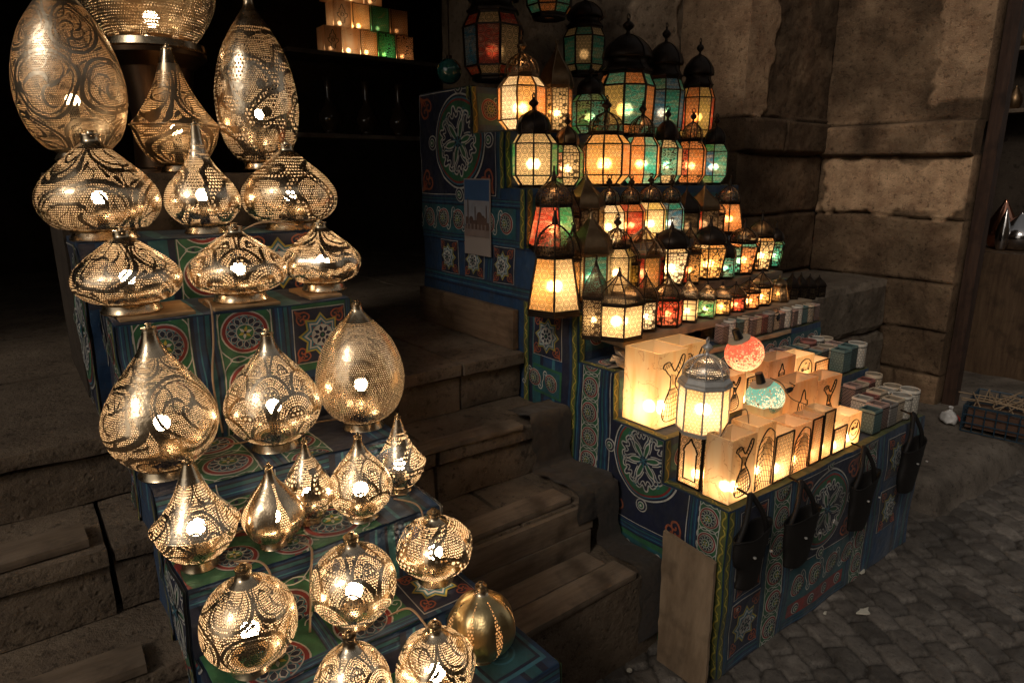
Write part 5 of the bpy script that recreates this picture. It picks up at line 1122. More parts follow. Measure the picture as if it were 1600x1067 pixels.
lightbox(1.668, 1.815, 1.385, 1.54, ZT2, 0.265, 'largest open alabaster box with a whirling dancer on its front and plain glowing side', front='dervish', lit=1.7, seed=10, lz=0.2, col=(0.95, 0.84, 0.62))
lightbox(1.825, 1.965, 1.42, 1.545, ZT2, 0.262, 'second large open box with a small black dancer, right behind the largest one', front='dervish', lit=1.3, seed=11, lz=0.25, col=(0.95, 0.82, 0.58))
FB(1128, 1161, 1.330, ZT2, 592, 0.09, 'peach box with a black dancer, half behind the silver lantern', front='dervish', lit=0.8, seed=12, col=xp)
FB(1163, 1181, 1.330, ZT2, 590, 0.06, 'narrow bright box with net ornament beneath the red mosaic lamp', lace='net', lit=1.6, seed=13)
FB(1186, 1216, 1.215, ZT1, 640, 0.085, 'open glowing box under the blue mosaic lamp', lit=0.9, seed=14, col=xw)
FB(1226, 1268, 1.215, ZT1, 602, 0.09, 'open peach box with a black hand shaped emblem in the second row', front='hamsa', lit=1.0, seed=15, col=xp)
FB(1270, 1306, 1.220, ZT1, 596, 0.085, 'open peach box with a small black dancer, right of the hand emblem box', front='dervish', lit=0.7, seed=16, col=xp)
FB(1196, 1238, 1.335, ZT2, 566, 0.085, 'low pinkish box with a small black net corner, above the hand emblem box', front='hamsa', lit=0.35, seed=17, col=(0.85, 0.62, 0.48))
FB(1240, 1268, 1.335, ZT2, 560, 0.09, 'bright box with round black script emblem in the upper box row', front='round', lit=1.2, seed=18)
FB(1270, 1292, 1.335, ZT2, 566, 0.07, 'small orange box with lattice front at the right end of the upper box row', lace='star', lit=0.8, seed=19, col=xp)

# silver lantern standing on the arched box
sx, sy = 1.716, 1.238; sz = ZT1+0.186
hw_ = rad(39, (sx, sy, sz)); lantern(sx, sy, sz, hw_, ztop(sx, sy, 527)-sz, 8, 'silver', ['white', 'cream'], 'silver grey domed lantern with bright white star lattice panes on top of the arched box', pat='star', dome='silver', frame=m_silver, lit=2.6, rz=0.25, lam=0.022)
b = MB()
# mosaic ball lamps
def M_mosaic(name, c1, c2):
    t = NT(name); g = t.n('TexCoord').outputs['Object']; v = t.n('TexVoronoi', {'Vector': g, 'Scale': 170.0}); cc = v.outputs['Color']
    s = t.n('SeparateColor', {0: cc}).outputs[0]; z = t.n('SeparateXYZ', {0: g}).outputs[2]
    top = t.m2('ADD', t.m2('MULTIPLY', z, 16.0), t.m2('MULTIPLY', s, 1.5))
    col = t.mix(t.ramp(top, [(0.55, (0, 0, 0)), (1.0, (1, 1, 1))]), c2, c1)
    e = t.n('TexVoronoi', {'Vector': g, 'Scale': 170.0}, feature='DISTANCE_TO_EDGE').outputs['Distance']
    col = t.mix(t.m2('LESS_THAN', e, 0.07), col, (0.30, 0.22, 0.16))
    p = t.n('BsdfPrincipled', {'Base Color': col, 'Roughness': 0.2}); tr = t.n('BsdfTranslucent', {'Color': col})
    return t.done(t.n('MixShader', {0: 0.35, 1: tr.outputs[0], 2: p.outputs[0]}))
def ball(px, py, hw, y, label, c1, c2, tilt):
    c = on(px, py, 1, y); R = rad(hw, c); r = thing('mosaic_ball_lamp', label, 'lamp', c, 0.3, 'mosaic ball lamps among the light boxes')
    r.rotation_euler = (R_(tilt[0]), R_(tilt[1]), 0)
    p = [(R*math.sin(a), -R*math.cos(a)*0.92) for a in [math.pi*i/16 for i in range(1, 14)]]; m = MB(); m.lathe([(0.0005, -R*0.92)]+p, 32, capt=False); m.build('mosaic_glass', M_mosaic('mosaic_'+label.split()[0], c1, c2), r, True)
    zt = p[-1][1]; rt = p[-1][0]; m = MB(); m.lathe([(rt, zt), (rt*1.04, zt+.002), (rt*1.04, zt+.006), (0.0005, zt+.007)], 28); m.build('cream_rim', M_plain('cream_rim_'+label.split()[0], (0.6, 0.5, 0.36), 0.5), r)
    m = MB(); m.lathe([(.012, zt+.006), (.017, zt+.008), (.015, zt+.03), (.0135, zt+.046), (.0005, zt+.047)], 16); sharp(m.build('black_socket', m_socket, r, True))
    for i in range(5):
        a, q = i*1.7, 0.4+0.35*i % 2.2; m = MB(); n = Vector((math.sin(q+.6)*math.cos(a), math.sin(q+.6)*math.sin(a), -math.cos(q+.6)*0.92)); m.lathe([(0.0005, 0.0012), (0.0035, 0.0008), (0.004, -0.001)], 8)
        o = m.build('glass_bead', m_socket, r); o.location = n*R; o.rotation_euler = n.to_track_quat('Z', 'Y').to_euler()
    light('ball_bulb', r, -R*0.25, 0.55, (1, 0.72, 0.42), 0.014); return r
ball(1163, 552, 32, 1.375, 'red and white mosaic glass ball lamp tipped over with a black socket', (0.85, 0.10, 0.08), (0.92, 0.70, 0.50), (-12, -22))
ball(1195, 621, 32, 1.262, 'blue and white mosaic glass ball lamp with a black socket, behind the feather boxes', (0.05, 0.42, 0.52), (0.72, 0.88, 0.85), (-10, -16))
m_dcord = M_plain('dark_cord', (0.05, 0.03, 0.02), 0.5)
def pc(px, py, y): return tuple(on(px, py, 1, y))
cord('thin cord looping from the blue ball over the open boxes', [pc(1203, 590, 1.25), pc(1222, 600, 1.22), pc(1236, 622, 1.20), pc(1262, 634, 1.19), pc(1272, 652, 1.17)], 0.0018, m_dcord)
cord('thin cord coming out of the front corner dancer box', [pc(1122, 690, 1.14), pc(1135, 665, 1.15), pc(1150, 648, 1.17), pc(1166, 640, 1.18), pc(1170, 662, 1.16)], 0.0018, m_dcord)
cord('thin cord hooked over the silver lantern base', [pc(1126, 610, 1.22), pc(1130, 622, 1.21), pc(1128, 640, 1.22), pc(1137, 652, 1.2)], 0.0016, m_dcord)
# black lamp plugs resting on the boxes
def plug(px, py, y, label, d=(0.4, -0.2, 0.5), s=1.0):
    c = on(px, py, 1, y); r = thing('lamp_socket', label, 'lamp socket', c, 0, 'black lamp sockets lying on the shelves'); r.rotation_euler = Vector(d).to_track_quat('Z', 'Y').to_euler()
    m = MB(); m.lathe([(0.0005, 0), (.012*s, 0), (.014*s, .012*s), (.012*s, .03*s), (.006*s, .04*s), (.0005, .041*s)], 14); sharp(m.build('socket_body', m_socket, r, True)); m = MB(); m.tube([(0, 0, .04*s), (.01, 0, .06*s), (.03, .01, .05*s)], .002, 5); m.build('socket_cord', m_dcord, r, True)
plug(1292, 640, 1.12, 'black socket leaning in the small lattice box of the front row', (0.8, -0.3, -0.5), 0.9)
plug(1228, 612, 1.22, 'black socket inside the open hand emblem box', (0.5, -0.3, 0.3), 0.7)
plug(1212, 500, 1.57, 'black socket poking up beside the small lying cups', (0.8, 0.2, 0.9), 1.0)
plug(1318, 545, 1.42, 'black socket lying across the lit teal cup', (0.9, -0.1, 0.5), 1.3)

# ------------------------------------------------------------------ stone cups with cut metal bands
CUPC = {'cream': (0.72, 0.58, 0.42), 'white': (0.76, 0.70, 0.60), 'pink': (0.58, 0.40, 0.34), 'rose': (0.42, 0.17, 0.14), 'teal': (0.16, 0.26, 0.25), 'grey': (0.36, 0.33, 0.30)}
m_cup = {k: M_plain('cup_stone_'+k, v, 0.45, 0, 0.2, 45, 0.1) for i, (k, v) in enumerate(CUPC.items())}
m_cup_shade = {k: M_plain('cup_shaded_inside_'+k, tuple(q*0.42 for q in v), 0.7, 0, 0.3, 45, 0.1) for k, v in CUPC.items()}  # shade inside the cups put into the colour: darker copy of each stone
m_band = [M_lace('cup_band_star', (0.025, 0.018, 0.014), 'holes', 0.017, 0.5, 0.5), M_lace('cup_band_net', (0.025, 0.018, 0.014), 'star', 0.024, 0.5, 0.5)]
def cup(x, y, z, w, h, shape, colr, label, lit=0.0, rz=0.0, group='stone candle cups on the right stand'):
    r = thing('candle_cup', label, 'candle cup', (x, y, z), rz, group); n = 28 if shape == 'round' else 4; R = w/2 if n > 4 else w/2*1.414; t = 0.88; rot = math.pi/4 if n == 4 else 0
    m = MB(); m.lathe([(0.0005, .001), (R*.97, .001), (R, .004), (R, h-.003), (R*.985, h), (R*t*1.01, h), (R*t, h-.003)], n, rot=rot); m.lathe([(R*t, h-.003), (R*t*.98, .012), (0.0005, .010)], n, mi=1, rot=rot); o = m.build('cup_body', [m_cup[colr], m_cup_shade[colr]], r, n > 4); sharp(o)
    m = MB(); q = R*1.015; hb = h*0.88; m.lathe([(q, .003), (q, hb)], n, rot=rot, uvn=1); m.build('metal_band', m_band[hash(label) % 2 if False else len(label) % 2], r, n > 4)
    for zz in (.004, hb):
        m = MB(); m.lathe([(q, zz-.0015), (q*1.02, zz-.0015), (q*1.02, zz+.0015), (q, zz+.0015)], n, rot=rot); m.build('band_edge', m_fil, r)
    if lit: light('cup_candle', r, h*.5, lit, (1, 0.5, 0.22), 0.008)
ORD = ['first', 'second', 'third', 'fourth', 'fifth', 'sixth', 'seventh', 'eighth', 'ninth', 'tenth', 'eleventh', 'twelfth', 'thirteenth', 'fourteenth', 'fifteenth', 'sixteenth']
rows = [
 ('front row of the lowest shelf', 1.112, ZT1, 1350, 0.082, 0.100, 'sqsqrrrr', ['teal', 'pink', 'grey', 'cream', 'white', 'white', 'rose'], 2.97),
 ('middle row of the lowest shelf', 1.196, ZT1, 1338, 0.080, 0.098, 'sqsqrrrr', ['white', 'rose', 'cream', 'white', 'cream', 'rose', 'cream'], 2.97),
 ('back row of the lowest shelf', 1.276, ZT1, 1322, 0.072, 0.125, 'sqsrrrr', ['pink', 'cream', 'rose', 'cream', 'white', 'cream'], 2.95),
 ('front row of the second shelf', 1.358, ZT2, 1305, 0.080, 0.105, 'sqrqrrr', ['teal', 'teal', 'white', 'rose', 'cream', 'rose'], 2.97),
 ('middle row of the second shelf', 1.440, ZT2, 1246, 0.078, 0.095, 'sqqrqrr', ['teal', 'teal', 'grey', 'cream', 'pink', 'cream', 'white'], 2.97),
 ('back row of the second shelf', 1.518, ZT2, 1165, 0.072, 0.098, 'rrsqsqsrr', ['cream', 'pink', 'cream', 'pink', 'cream', 'teal', 'cream', 'rose', 'white'], 2.97),
 ('top row on the third shelf', 1.582, ZT3, 1122, 0.052, 0.082, 'srsrqssrsqr', ['pink', 'white', 'teal', 'cream', 'pink', 'cream', 'rose', 'grey', 'cream', 'pink', 'white'], 2.97)]
for (rn, y, z, px, w, h, shp, cc, xmax) in rows:
    x = xat(px, y, z); i = 0
    while x < xmax and i < 16:
        s_ = 'round' if shp[i % len(shp)] == 'r' else 'square'; c_ = cc[i % len(cc)]; hh = h*random.uniform(0.94, 1.06)*(1.06 if s_ == 'round' else 1)
        lb = '%s %s stone cup, %s from the left in the %s' % (c_, s_, ORD[i], rn)
        li = 0.05 if (rn.startswith('middle row of the second') and i == 2) else (0.05 if rn.startswith('top row') and i == 9 else 0)
        ww = w*(0.97 if s_ == 'round' else 0.76); x += ww/2; cup(x, y+random.uniform(-.004, .004), z, ww, hh, s_, c_, lb, li, random.uniform(-.06, .06)); i += 1; x += ww/2+0.003
board('wooden_board', 'pale slat along the front edge of the third shelf between cup rows', 2.0, 2.75, 1.546, 1.556, 0.905, 0.925, M_wood('slat_wood', (0.34, 0.24, 0.15), (0.48, 0.37, 0.25), 0), cat='board')
# crumpled paper under the plank end
m_paper = M_plain('old_cardboard', (0.42, 0.32, 0.22), 0.85)
b = MB(); rp = random.Random(4)
for k in range(7):
    c = Vector((1.69+0.02*k*0.8, 1.605+rp.uniform(-.02, .03), 0.93+0.008*k)); a = rp.uniform(0, 3); U = Vector((math.cos(a), math.sin(a), rp.uniform(-.4, .5)))*0.035; V = Vector((-math.sin(a), math.cos(a), rp.uniform(-.5, .6)))*0.025; N = U.cross(V).normalized()*0.0015
    p = [c-U-V, c+U-V*0.8, c+U*0.9+V, c-U*0.7+V*1.1]; b.face([q+N for q in p]); b.face([q-N for q in p[::-1]])
    for i in range(4): b.face([p[i]-N, p[(i+1) % 4]-N, p[(i+1) % 4]+N, p[i]+N])
tag(b.build('crumpled_cardboard', m_paper), 'crumpled cardboard scraps wedged under the left end of the pale plank', 'cardboard')

# ------------------------------------------------------------------ rubber baskets hung on the front, leaning board
m_rub = M_plain('black_rubber', (0.011, 0.009, 0.008), 0.65, 0, 0.3, 30, 0.4, 0.35)
def basket(px, ptop, pbot, hw, label, tilt, top=0.0, flap=False):
    y = 0.985; zm = ztop(xat(px, y, 0.4), y, ptop+(pbot-ptop)*0.35); x = xat(px, y, zm); W = rad(hw, (x, y, zm)); H = (ztop(x, y, ptop)-ztop(x, y, pbot)); zb = ztop(x, y, pbot)
    r = thing('rubber_basket', label, 'basket', (x, y, zb), 0, 'black baskets hanging on the front of the right stand'); r.rotation_euler = (0.0, R_(tilt), 0)
    hb = H*0.62; m = MB(); mod = lambda a, t: 1.0
    k = [(0.0005, 0.004), (W*.60, .0), (W*.70, hb*.12), (W*.88, hb*.55), (W*1.02, hb), (W*1.05, hb*1.01), (W*.97, hb*1.005), (W*.82, hb*.55), (W*.62, hb*.12), (0.0005, hb*.08)]
    b = MB(); b.lathe(spline(k, 3), 28); o = b.build('basket_body', m_rub, r, True)
    for v in o.data.vertices:
        v.co.y *= 0.34; n_ = noise.noise(v.co*11+Vector((px, 0, 0)))*0.022; v.co.x += n_; v.co.z += n_*0.7+(0.02*(v.co.x/W) if v.co.z > hb*.5 else 0)
    b = MB(); b.tube(spline([(-W*.88, 0, hb*.88), (-W*.62, -0.0, hb*1.2), (-W*.16, 0.02, H*.95), (0, 0.03, H), (W*.12, 0.02, H*.96), (W*.50, 0, hb*1.25), (W*.88, 0, hb*.88)], 5), 0.0085, 6); b.build('handle', m_rub, r, True)
    b = MB()
    for sx_ in (-1, 1):
        for q in (0.7,): b.lathe([(0.0005, 0.003), (.005, .002), (.005, -.002)], 8, c=(sx_*W*.5, -0.0, hb*q))
    for v in range(len(b.v)): x_, y_, z_ = b.v[v]; b.v[v] = (x_, y_-W*0.47, z_)
    b.build('rivet', m_silver, r)
    b = MB(); b.tube([(0, 0.03, H-0.004), (0.0, 0.075, H+0.002)], 0.004, 6); b.build('nail', m_iron, r)
    if flap: b = MB(); b.box(-.010, .024, -W*.5-.02, -W*.5-.017, hb*1.02, hb*1.10); o = b.build('metal_tab', m_silver, r); o.rotation_euler = (0, 0.5, 0)
basket(1172, 782, 915, 48, 'tall dark rubber basket hanging at the front corner of the stand', 6)
basket(1250, 762, 880, 47, 'black bucket with a pale metal tab on its handle, second from the corner', 8, flap=True)
basket(1347, 706, 826, 43, 'black bucket hanging in the middle of the long front', 8)
basket(1424, 652, 768, 40, 'black bucket hanging at the far end of the long front', 8)
b = MB()
A = on(1040, 826, 0, 1.612); B_ = on(1120, 878, 0, 1.612); Cc = Vector((1.560, on(1106, 1052, 0, 1.56).y, 0.012)); D = Vector((1.560, on(1031, 1003, 0, 1.56).y, 0.012))
n = 14; th = Vector((-0.011, 0, -0.003)); G = [[None]*(n+1) for _ in range(n+1)]
for j in range(n+1):
    for i in range(n+1):
        s_, t_ = i/n, j/n; e = (0.006*noise.noise(Vector((s_*6, t_*9, 1))) if i in (0, n) or j in (0, n) else 0); G[j][i] = (D*(1-t_)+A*t_)*(1-s_)+(Cc*(1-t_)+B_*t_)*s_+Vector((0.002*noise.noise(Vector((s_*4, t_*4, 5))), e, e))
for j in range(n):
    for i in range(n):
        q = [G[j][i], G[j][i+1], G[j+1][i+1], G[j+1][i]]; b.face([p+th for p in q]); b.face(q[::-1])
bo = [G[0][i] for i in range(n)]+[G[j][n] for j in range(n)]+[G[n][n-i] for i in range(n)]+[G[n-j][0] for j in range(n)]
for i in range(len(bo)): p, q = bo[i], bo[(i+1) % len(bo)]; b.face([p, q, q+th, p+th])
tag(b.build('plywood_board', M_wood('weathered_plywood', (0.17, 0.115, 0.07), (0.29, 0.205, 0.13), 2, 0.8, 5)), 'weathered plywood board leaning against the left side of the lantern stand', 'board')

# ------------------------------------------------------------------ boards and cloths on the stairs
board('stair_board', 'upper board of the wooden riser on the second stair', 0.86, 1.50, 1.503, 1.527, 0.395, 0.49, m_oldwood)
board('stair_board', 'lower board of the wooden riser on the second stair', 0.86, 1.49, 1.500, 1.526, 0.302, 0.392, m_oldwood)
board('stair_board', 'front plank lying on the lowest stair', 0.92, 1.50, 1.285, 1.385, 0.302, 0.325, m_oldwood, 0.03)
board('stair_board', 'rear plank lying on the lowest stair', 0.94, 1.46, 1.392, 1.492, 0.302, 0.322, m_oldwood, 0.02)
board('stair_board', 'thin plank on the edge of the third stair between the stands', 0.86, 1.40, 1.775, 1.85, 0.702, 0.722, m_oldwood, -0.03)
board('stair_board', 'front plank on the second stair between the stands', 0.84, 1.42, 1.525, 1.62, 0.502, 0.524, m_oldwood, 0.02)
board('stair_board', 'plank on the third stair left of the brass lamp stand', -0.75, 0.06, 1.79, 1.90, 0.702, 0.724, m_oldwood, 0.04)
board('stair_board', 'plank on the second stair left of the brass lamp stand', -0.70, 0.12, 1.53, 1.63, 0.502, 0.526, m_oldwood, -0.03)
board('skirting_board', 'long board along the foot of the lantern stand on the landing', 1.605, 1.634, 2.10, 2.86, 0.895, 1.06, M_wood('skirting_wood', (0.12, 0.075, 0.045), (0.20, 0.13, 0.08), 1), amp=0.001)
m_drape = M_cloth('faded_black_cloth', (0.055, 0.042, 0.033), 0.8)
def drape(label, xa, xb, prof, seed, skew=0.0):
    """cloth following the steps: prof (y,z) from front to back"""
    P = []
    for a_, c_ in zip(prof, prof[1:]):
        k_ = max(2, int(math.hypot(c_[0]-a_[0], c_[1]-a_[1])/0.018)); P += [(a_[0]+(c_[0]-a_[0])*i/k_, a_[1]+(c_[1]-a_[1])*i/k_) for i in range(k_)]
    P.append(prof[-1]); b = MB(); n = 30; rows_ = []
    for j, (y, z) in enumerate(P):
        row = []
        for i in range(n+1):
            s_ = i/n; xx = xa+(xb-xa)*s_+skew*(j/len(P)-.5)+0.03*noise.noise(Vector((j*.25, seed, s_*2))); w = 0.007*abs(noise.noise(Vector((xx*14, y*6, seed))))+0.009*abs(noise.noise(Vector((xx*5, y*9+z*9, seed+3))))
            row.append(Vector((xx, y-w*0.8-0.006, z+w+0.008)))
        rows_.append(row)
    t = Vector((0, 0.002, -0.003))
    for j in range(len(rows_)-1):
        for i in range(n):
            q = [rows_[j][i], rows_[j][i+1], rows_[j+1][i+1], rows_[j+1][i]]; b.face(q); b.face([p+t for p in q[::-1]])
    for row in (rows_[0], rows_[-1]):
        for i in range(n): b.face([row[i], row[i]+t, row[i+1]+t, row[i+1]])
    o = b.build('draped_cloth', m_drape, None, True); bm_merge(o); return tag(o, label, 'cloth')
def bm_merge(o):
    import bmesh
    bm = bmesh.new(); bm.from_mesh(o.data); bmesh.ops.remove_doubles(bm, verts=bm.verts, dist=0.00005); bm.to_mesh(o.data); bm.free(); o.data.polygons.foreach_set('use_smooth', [True]*len(o.data.polygons))
drape('dark cloth hanging over the two lowest stairs against the lantern stand', 1.50, 1.61, [(1.275, 0.06), (1.275, 0.318), (1.29, 0.33), (1.488, 0.33), (1.492, 0.50), (1.51, 0.53), (1.66, 0.53)], 2)
drape('dark cloth spread over the second and third stairs near the lantern stand', 1.43, 1.62, [(1.505, 0.42), (1.508, 0.525), (1.525, 0.535), (1.76, 0.535), (1.765, 0.70), (1.785, 0.73), (1.90, 0.725)], 6)

# litter on the street, plastic bag on the slab
m_white = M_plain('white_scrap', (0.62, 0.58, 0.48), 0.6)
for (px, py, s_, lab) in ((1350, 955, 0.022, 'long pale scrap of litter on the setts in front of the stand'), (1347, 893, 0.018, 'round pale scrap against the foot of the stand front'), (1289, 958, 0.007, 'tiny pale crumb left of the long scrap on the setts'), (983, 1047, 0.010, 'pale crumb on the ground left of the leaning plywood')):
    c = on(px, py, 2, 0.008); b = MB(); rp = random.Random(px); k = 9; r = [s_*rp.uniform(0.5, 1.1)*(2.0 if 'long' in lab and i in (0, 4) else 1) for i in range(k)]
    T_ = [(c.x+r[i]*math.cos(2*math.pi*i/k), c.y+r[i]*math.sin(2*math.pi*i/k), c.z+0.003+0.003*rp.random()) for i in range(k)]; b.face(T_); B2 = [(x_, y_, z_-0.006) for x_, y_, z_ in T_]; b.face(B2[::-1])
    for i in range(k): b.face([B2[i], B2[(i+1) % k], T_[(i+1) % k], T_[i]])
    tag(b.build('paper_scrap', m_white), lab, 'litter')
c = on(1482, 660, 2, 0.16); b = MB(); b.lathe(spline([(0.0005, 0), (.05, .004), (.062, .03), (.05, .055), (.024, .07), (.012, .085), (.02, .10)], 5), 26); pb = thing('plastic_bag', 'small white plastic bag with red lettering lying on the slab by the pier', 'bag', c, 0.6)
o = b.build('bag_body', M_plain('white_plastic', (0.62, 0.60, 0.58), 0.35), pb, True)
for v in o.data.vertices: n_ = noise.noise_vector(v.co*28)*0.013; v.co += n_; v.co.y *= 0.7
b = MB(); rp = random.Random(3)
for k in range(5): b.tube([(-.03+.013*k, -.0465, .022+.004*rp.random()), (-.026+.013*k, -.0475, .045-.006*rp.random()), (-.022+.013*k, -.0465, .026)], .0018, 4)
b.build('red_lettering', M_plain('red_ink', (0.5, 0.04, 0.03), 0.5), pb)
for a_ in pb.children: pass

# poster on the stand side
P0, P1 = on(726, 281, 0, 1.628), on(768, 402, 0, 1.628); yA, yB = P1.y, P0.y; zA, zB = P1.z, P0.z+0.005
po = thing('photo_poster', 'poster of a domed mosque under a blue sky on the cloth side of the stand', 'poster', (1.624, (yA+yB)/2, zA))
W, H = (yB-yA), (zB-zA)
def quad(mb, u0, u1, v0, v1, k, mi=0): mb.face([(-k, W/2-u0*W, v0*H), (-k, W/2-u1*W, v0*H), (-k, W/2-u1*W, v1*H), (-k, W/2-u0*W, v1*H)][::-1], mi)
b = MB(); b.box(-0.001, 0.003, -W/2, W/2, 0, H); b.build('poster_sheet', M_plain('poster_paper', (0.32, 0.27, 0.24), 0.4, 0, 0.05), po)
b = MB(); quad(b, .03, .97, .24, .985, .0022, 0); quad(b, .03, .97, .40, .72, .0028, 1); quad(b, .03, .97, .24, .38, .0034, 3)
for (u, w, h) in ((.08, .12, .50), (.22, .3, .46), (.50, .36, .50), (.88, .09, .44)): quad(b, u, min(.97, u+w), .34, h, .0040, 2)
for (u, h) in ((.16, .74), (.44, .64), (.86, .66)): quad(b, u, u+.035, .34, h, .0046, 2)
def dome(u, v, r): b.face([(-.0046, W/2-(u+r*math.cos(q))*W, v*H+r*W*1.1*math.sin(q)) for q in [math.pi*i/12 for i in range(13)]], 2)
for q in ((.30, .46, .08), (.62, .50, .11), (.76, .49, .06)): dome(*q)
for k in range(6): quad(b, .12+k*.14, .17+k*.14, .34, .41, .0052, 3)
b.build('printed_picture', [M_plain('print_sky', (0.05, 0.10, 0.20), 0.4, 0, .2, 14), M_plain('print_cloud', (0.26, 0.26, 0.28), 0.4, 0, .3, 18), M_plain('print_building', (0.12, 0.075, 0.06), 0.4), M_plain('print_ground', (0.22, 0.17, 0.15), 0.4)], po)

# twisted wire ornaments on the plaster wall
m_wire = M_plain('pale_wire', (0.42, 0.36, 0.26), 0.4, 0.8)
for k, (px, py) in enumerate(((1135, 5), (1128, 75), (1138, 135))):
    c = on(px, py, 1, 2.945); b = MB(); b.tube(spline([(-.035, 0, -.06), (-.02, 0, .01), (0.0, -.01, .05), (.02, 0, .01), (.03, 0, -.05), (.012, 0, -.08)], 5), .0022, 5); o = b.build('wall_hook', m_wire, None, True); o.location = c; tag(o, ['topmost', 'middle', 'lowest'][k]+' bent wire hook on the plaster wall right of the top lanterns', 'hook', 'wire hooks on the plaster wall')

# ------------------------------------------------------------------ back of the shop: shelf of light boxes, glass vases
shx0, shx1 = xat(440, 5.0, 2.53), xat(690, 5.0, 2.53)
board('wall_shelf', 'dark shelf high in the shop room carrying small light boxes', shx0, shx1, 4.9, 5.25, 2.42, 2.45, m_oldwood, cat='shelf', step=0.2)
bw = 0.150; bx0 = xat(512, 4.93, 2.46)
fb = [(0, 0, 'hamsa', None, .10, (0.9, .68, .5), 'dim hand emblem box at the left end'), (1, 0, None, None, 1.0, (0.95, .76, .58), 'glowing plain alabaster box'), (2, 0, None, 'star', 1.0, (0.95, .7, .45), 'box with a dark star lattice'),
      (3, 0, None, 'net', .7, (0.12, .6, .25), 'green box with net ornament'), (4, 0, None, 'net', .35, (0.9, .6, .4), 'dim orange box at the right end'),
      (.45, 1, 'hamsa', None, .35, (0.9, .72, .55), 'box with a hand emblem'), (1.5, 1, None, 'fine', 1.2, (0.95, .7, .4), 'brightest fine lattice box'), (2.55, 1, None, 'star', .25, (0.12, .45, .25), 'dark green lattice box'), (3.6, 1, None, 'star', .15, (0.6, .35, .2), 'dim lattice box'),
      (1.0, 2, 'hamsa', None, .35, (0.9, .72, .55), 'box with a hand emblem'), (2.05, 2, 'hamsa', None, .16, (0.9, .68, .5), 'dim box with a hand emblem'), (0.0, 2, None, None, .12, (0.9, .68, .5), 'dim plain box')]
for k, (c, r, fr, la, li, col, lab) in enumerate(fb):
    x = xat(508+28*c+4*r, 4.93, 2.46); bw = xat(508+28*c+27+4*r, 4.93, 2.46)-x; nm = ['lowest', 'middle', 'highest'][r]
    lightbox(x, x+bw, 4.93, 5.07, 2.451+r*0.178, 0.176, '%s, %s row of the far shop shelf' % (lab, nm), front=fr, lace=la, lit=li*0.16, col=col, seed=40+k, name='shelf_light_box', group='small light boxes on the far shop shelf', warm=(1, .72, .42))
tgl = NT('dark_glass'); m_gl = tgl.done(tgl.n('BsdfPrincipled', {'Base Color': (0.06, 0.035, 0.02), 'Roughness': 0.06, 'Specular IOR Level': 0.8}))
vx = on(575, 212, 1, 4.6); board('wall_shelf', 'low dark shelf in the shop room carrying three glass vases', vx.x-.55, vx.x+.65, 4.5, 4.75, vx.z-.03, vx.z, m_oldwood, cat='shelf', step=0.2)
for k, px in enumerate((517, 575, 625)):
    p = on(px, 212, 1, 4.6); b = MB(); b.lathe(spline([(0.0005, 0), (.06, .002), (.05, .02), (.085, .09), (.06, .16), (.028, .22), (.03, .33), (.045, .36)], 5), 24)
    o = b.build('glass_vase', m_gl, None, True); o.location = (p.x, 4.6, vx.z+.001); tag(o, ['left', 'middle', 'right'][k]+' of three dark glass vases glinting on the low shop shelf', 'vase', 'glass vases in the dark shop')

# ------------------------------------------------------------------ neighbouring shop on the right
m_door = M_wood('dark_red_door_wood', (0.035, 0.018, 0.012), (0.075, 0.040, 0.026), 2, 0.6)
board('door_post', 'tall dark red wooden post beside the stone pier', 4.68, 4.76, 1.49, 1.56, 0.0, 3.4, m_door, step=0.3, cat='post')
q = on(1575, 392, 0, 5.9)
board('shop_counter', 'brown wooden counter in the neighbouring shop carrying metal lamps', 5.65, 6.25, 1.15, 2.35, 0.0, q.z, M_wood('counter_wood', (0.07, 0.04, 0.022), (0.13, 0.08, 0.045), 2, 0.6), step=0.2, cat='counter')
wallbox('neighbour_wall', 6.6, 6.8, 0.9, 3.4, 0.0, 3.6, 'dark back wall of the neighbouring shop at the right edge')
wallbox('neighbour_wall', 5.2, 6.58, 2.9, 3.1, 0.0, 3.6, 'dark side wall of the neighbouring shop behind the counter')
m_steel = M_plain('polished_steel', (0.55, 0.53, 0.52), 0.14, 1.0, 0.1, 20, 0.1); m_copper = M_plain('polished_copper', (0.75, 0.36, 0.24), 0.16, 1.0, 0.1, 20, 0.1)
for (px, hw, pyb, pyt, yy, mt, lab) in ((1585, 36, 388, 332, 1.55, m_steel, 'polished steel dome lamp on the neighbouring counter'), (1582, 26, 360, 312, 1.85, m_copper, 'polished copper lamp behind the steel dome'), (1556, 12, 372, 325, 1.75, m_steel, 'small steel bottle shaped lamp at the end of the neighbouring counter')):
    z0 = q.z+0.001; p = on(px, 391, 2, z0); back = {1.55: 0.0, 1.85: 0.12, 1.75: -0.02}[yy]; x_ = p.x+back*0.5+0.03; yy = p.y+back; R = rad(hw, (x_, yy, z0)); h = max(0.10, ztop(x_, yy, pyt)-z0); b = MB(); b.lathe([(R*a, h*c_) for a, c_ in spline(PROF['onion'], 5)], 32); o = b.build('metal_lamp', mt, None, True); o.location = (x_, yy, z0); tag(o, lab, 'lamp')
for k, z_ in enumerate((2.05, 2.5)): board('wall_shelf', ['lower', 'upper'][k]+' dark shelf of brassware on the neighbouring shop wall', 6.35, 6.58, 1.1, 2.8, z_, z_+.03, m_oldwood, step=.3, cat='shelf')
k = 0
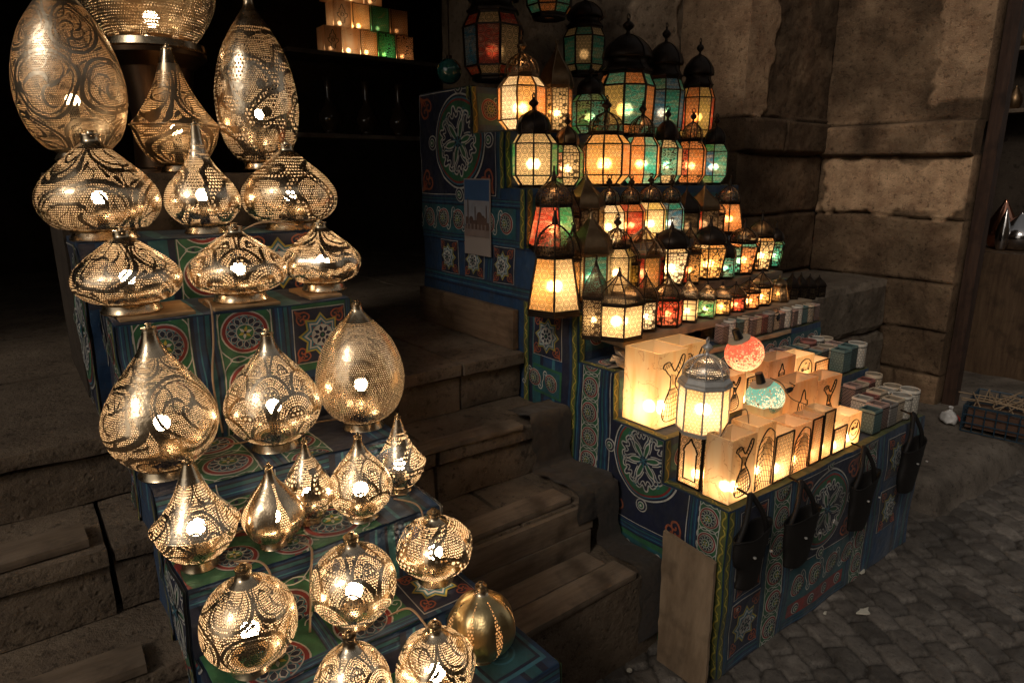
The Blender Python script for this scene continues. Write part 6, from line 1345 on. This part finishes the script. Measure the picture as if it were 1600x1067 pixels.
for z_ in (2.08, 2.53):
    for yy in (1.25, 1.5, 1.75, 2.0):
        b = MB(); R = random.uniform(.05, .08); h = random.uniform(.16, .28); b.lathe([(R*a, h*c_) for a, c_ in spline(PROF[random.choice(['tear', 'onion', 'squat'])], 4)], 20); o = b.build('brass_ornament', m_bronze, None, True); o.location = (6.46, yy, z_+.001)
        tag(o, '%s dark brass pot on the %s shelf of the neighbouring shop' % (ORD[k % 4], 'lower' if z_ < 2.3 else 'upper'), 'pot', 'brass pots on the neighbouring shelves'); k += 1
# wire crate with sticks
cr = on(1562, 668, 2, 0.16); crt = thing('wire_crate', 'low wire crate filled with thin sticks on the slab at the right edge', 'crate', (cr.x, cr.y, 0.16), 0.15)
b = MB()
for z_ in (0.0, 0.05, 0.10, 0.15): b.tube([(-.2, -.16, z_), (.22, -.16, z_), (.22, .16, z_), (-.2, .16, z_), (-.2, -.16, z_)], .004, 5)
for i in range(9):
    x_ = -.2+i*.0525; b.tube([(x_, -.16, 0), (x_, -.16, .15)], .0035, 5); b.tube([(x_, .16, 0), (x_, .16, .15)], .0035, 5)
for i in range(7):
    y_ = -.16+i*.0533; b.tube([(-.2, y_, 0), (-.2, y_, .15)], .0035, 5); b.tube([(.22, y_, 0), (.22, y_, .15)], .0035, 5)
b.build('crate_wire', M_plain('blue_painted_wire', (0.03, 0.06, 0.09), 0.4, 0.3), crt)
b = MB(); rp = random.Random(8)
for i in range(26): a = rp.uniform(-.4, .4)+(1.57 if i % 3 == 0 else 0); x_, y_ = rp.uniform(-.1, .12), rp.uniform(-.13, .13); b.tube([(x_-.13*math.cos(a), y_-.13*math.sin(a), .148+rp.uniform(0, .02)), (x_+.13*math.cos(a), y_+.13*math.sin(a), .152+rp.uniform(0, .02))], .0035, 5)
b.build('stick', M_plain('dry_sticks', (0.36, 0.25, 0.15), 0.8), crt)
b = MB()
for i in range(8): b.box(-.18+i*.048, -.14+i*.048, -.14, .14, .02, .12, i % 3, jit=.006)
b.build('crate_content', [M_plain('content_red', (0.10, .05, .03)), M_plain('content_dark', (0.04, .05, .06)), M_plain('content_tan', (0.2, .14, .09))], crt)
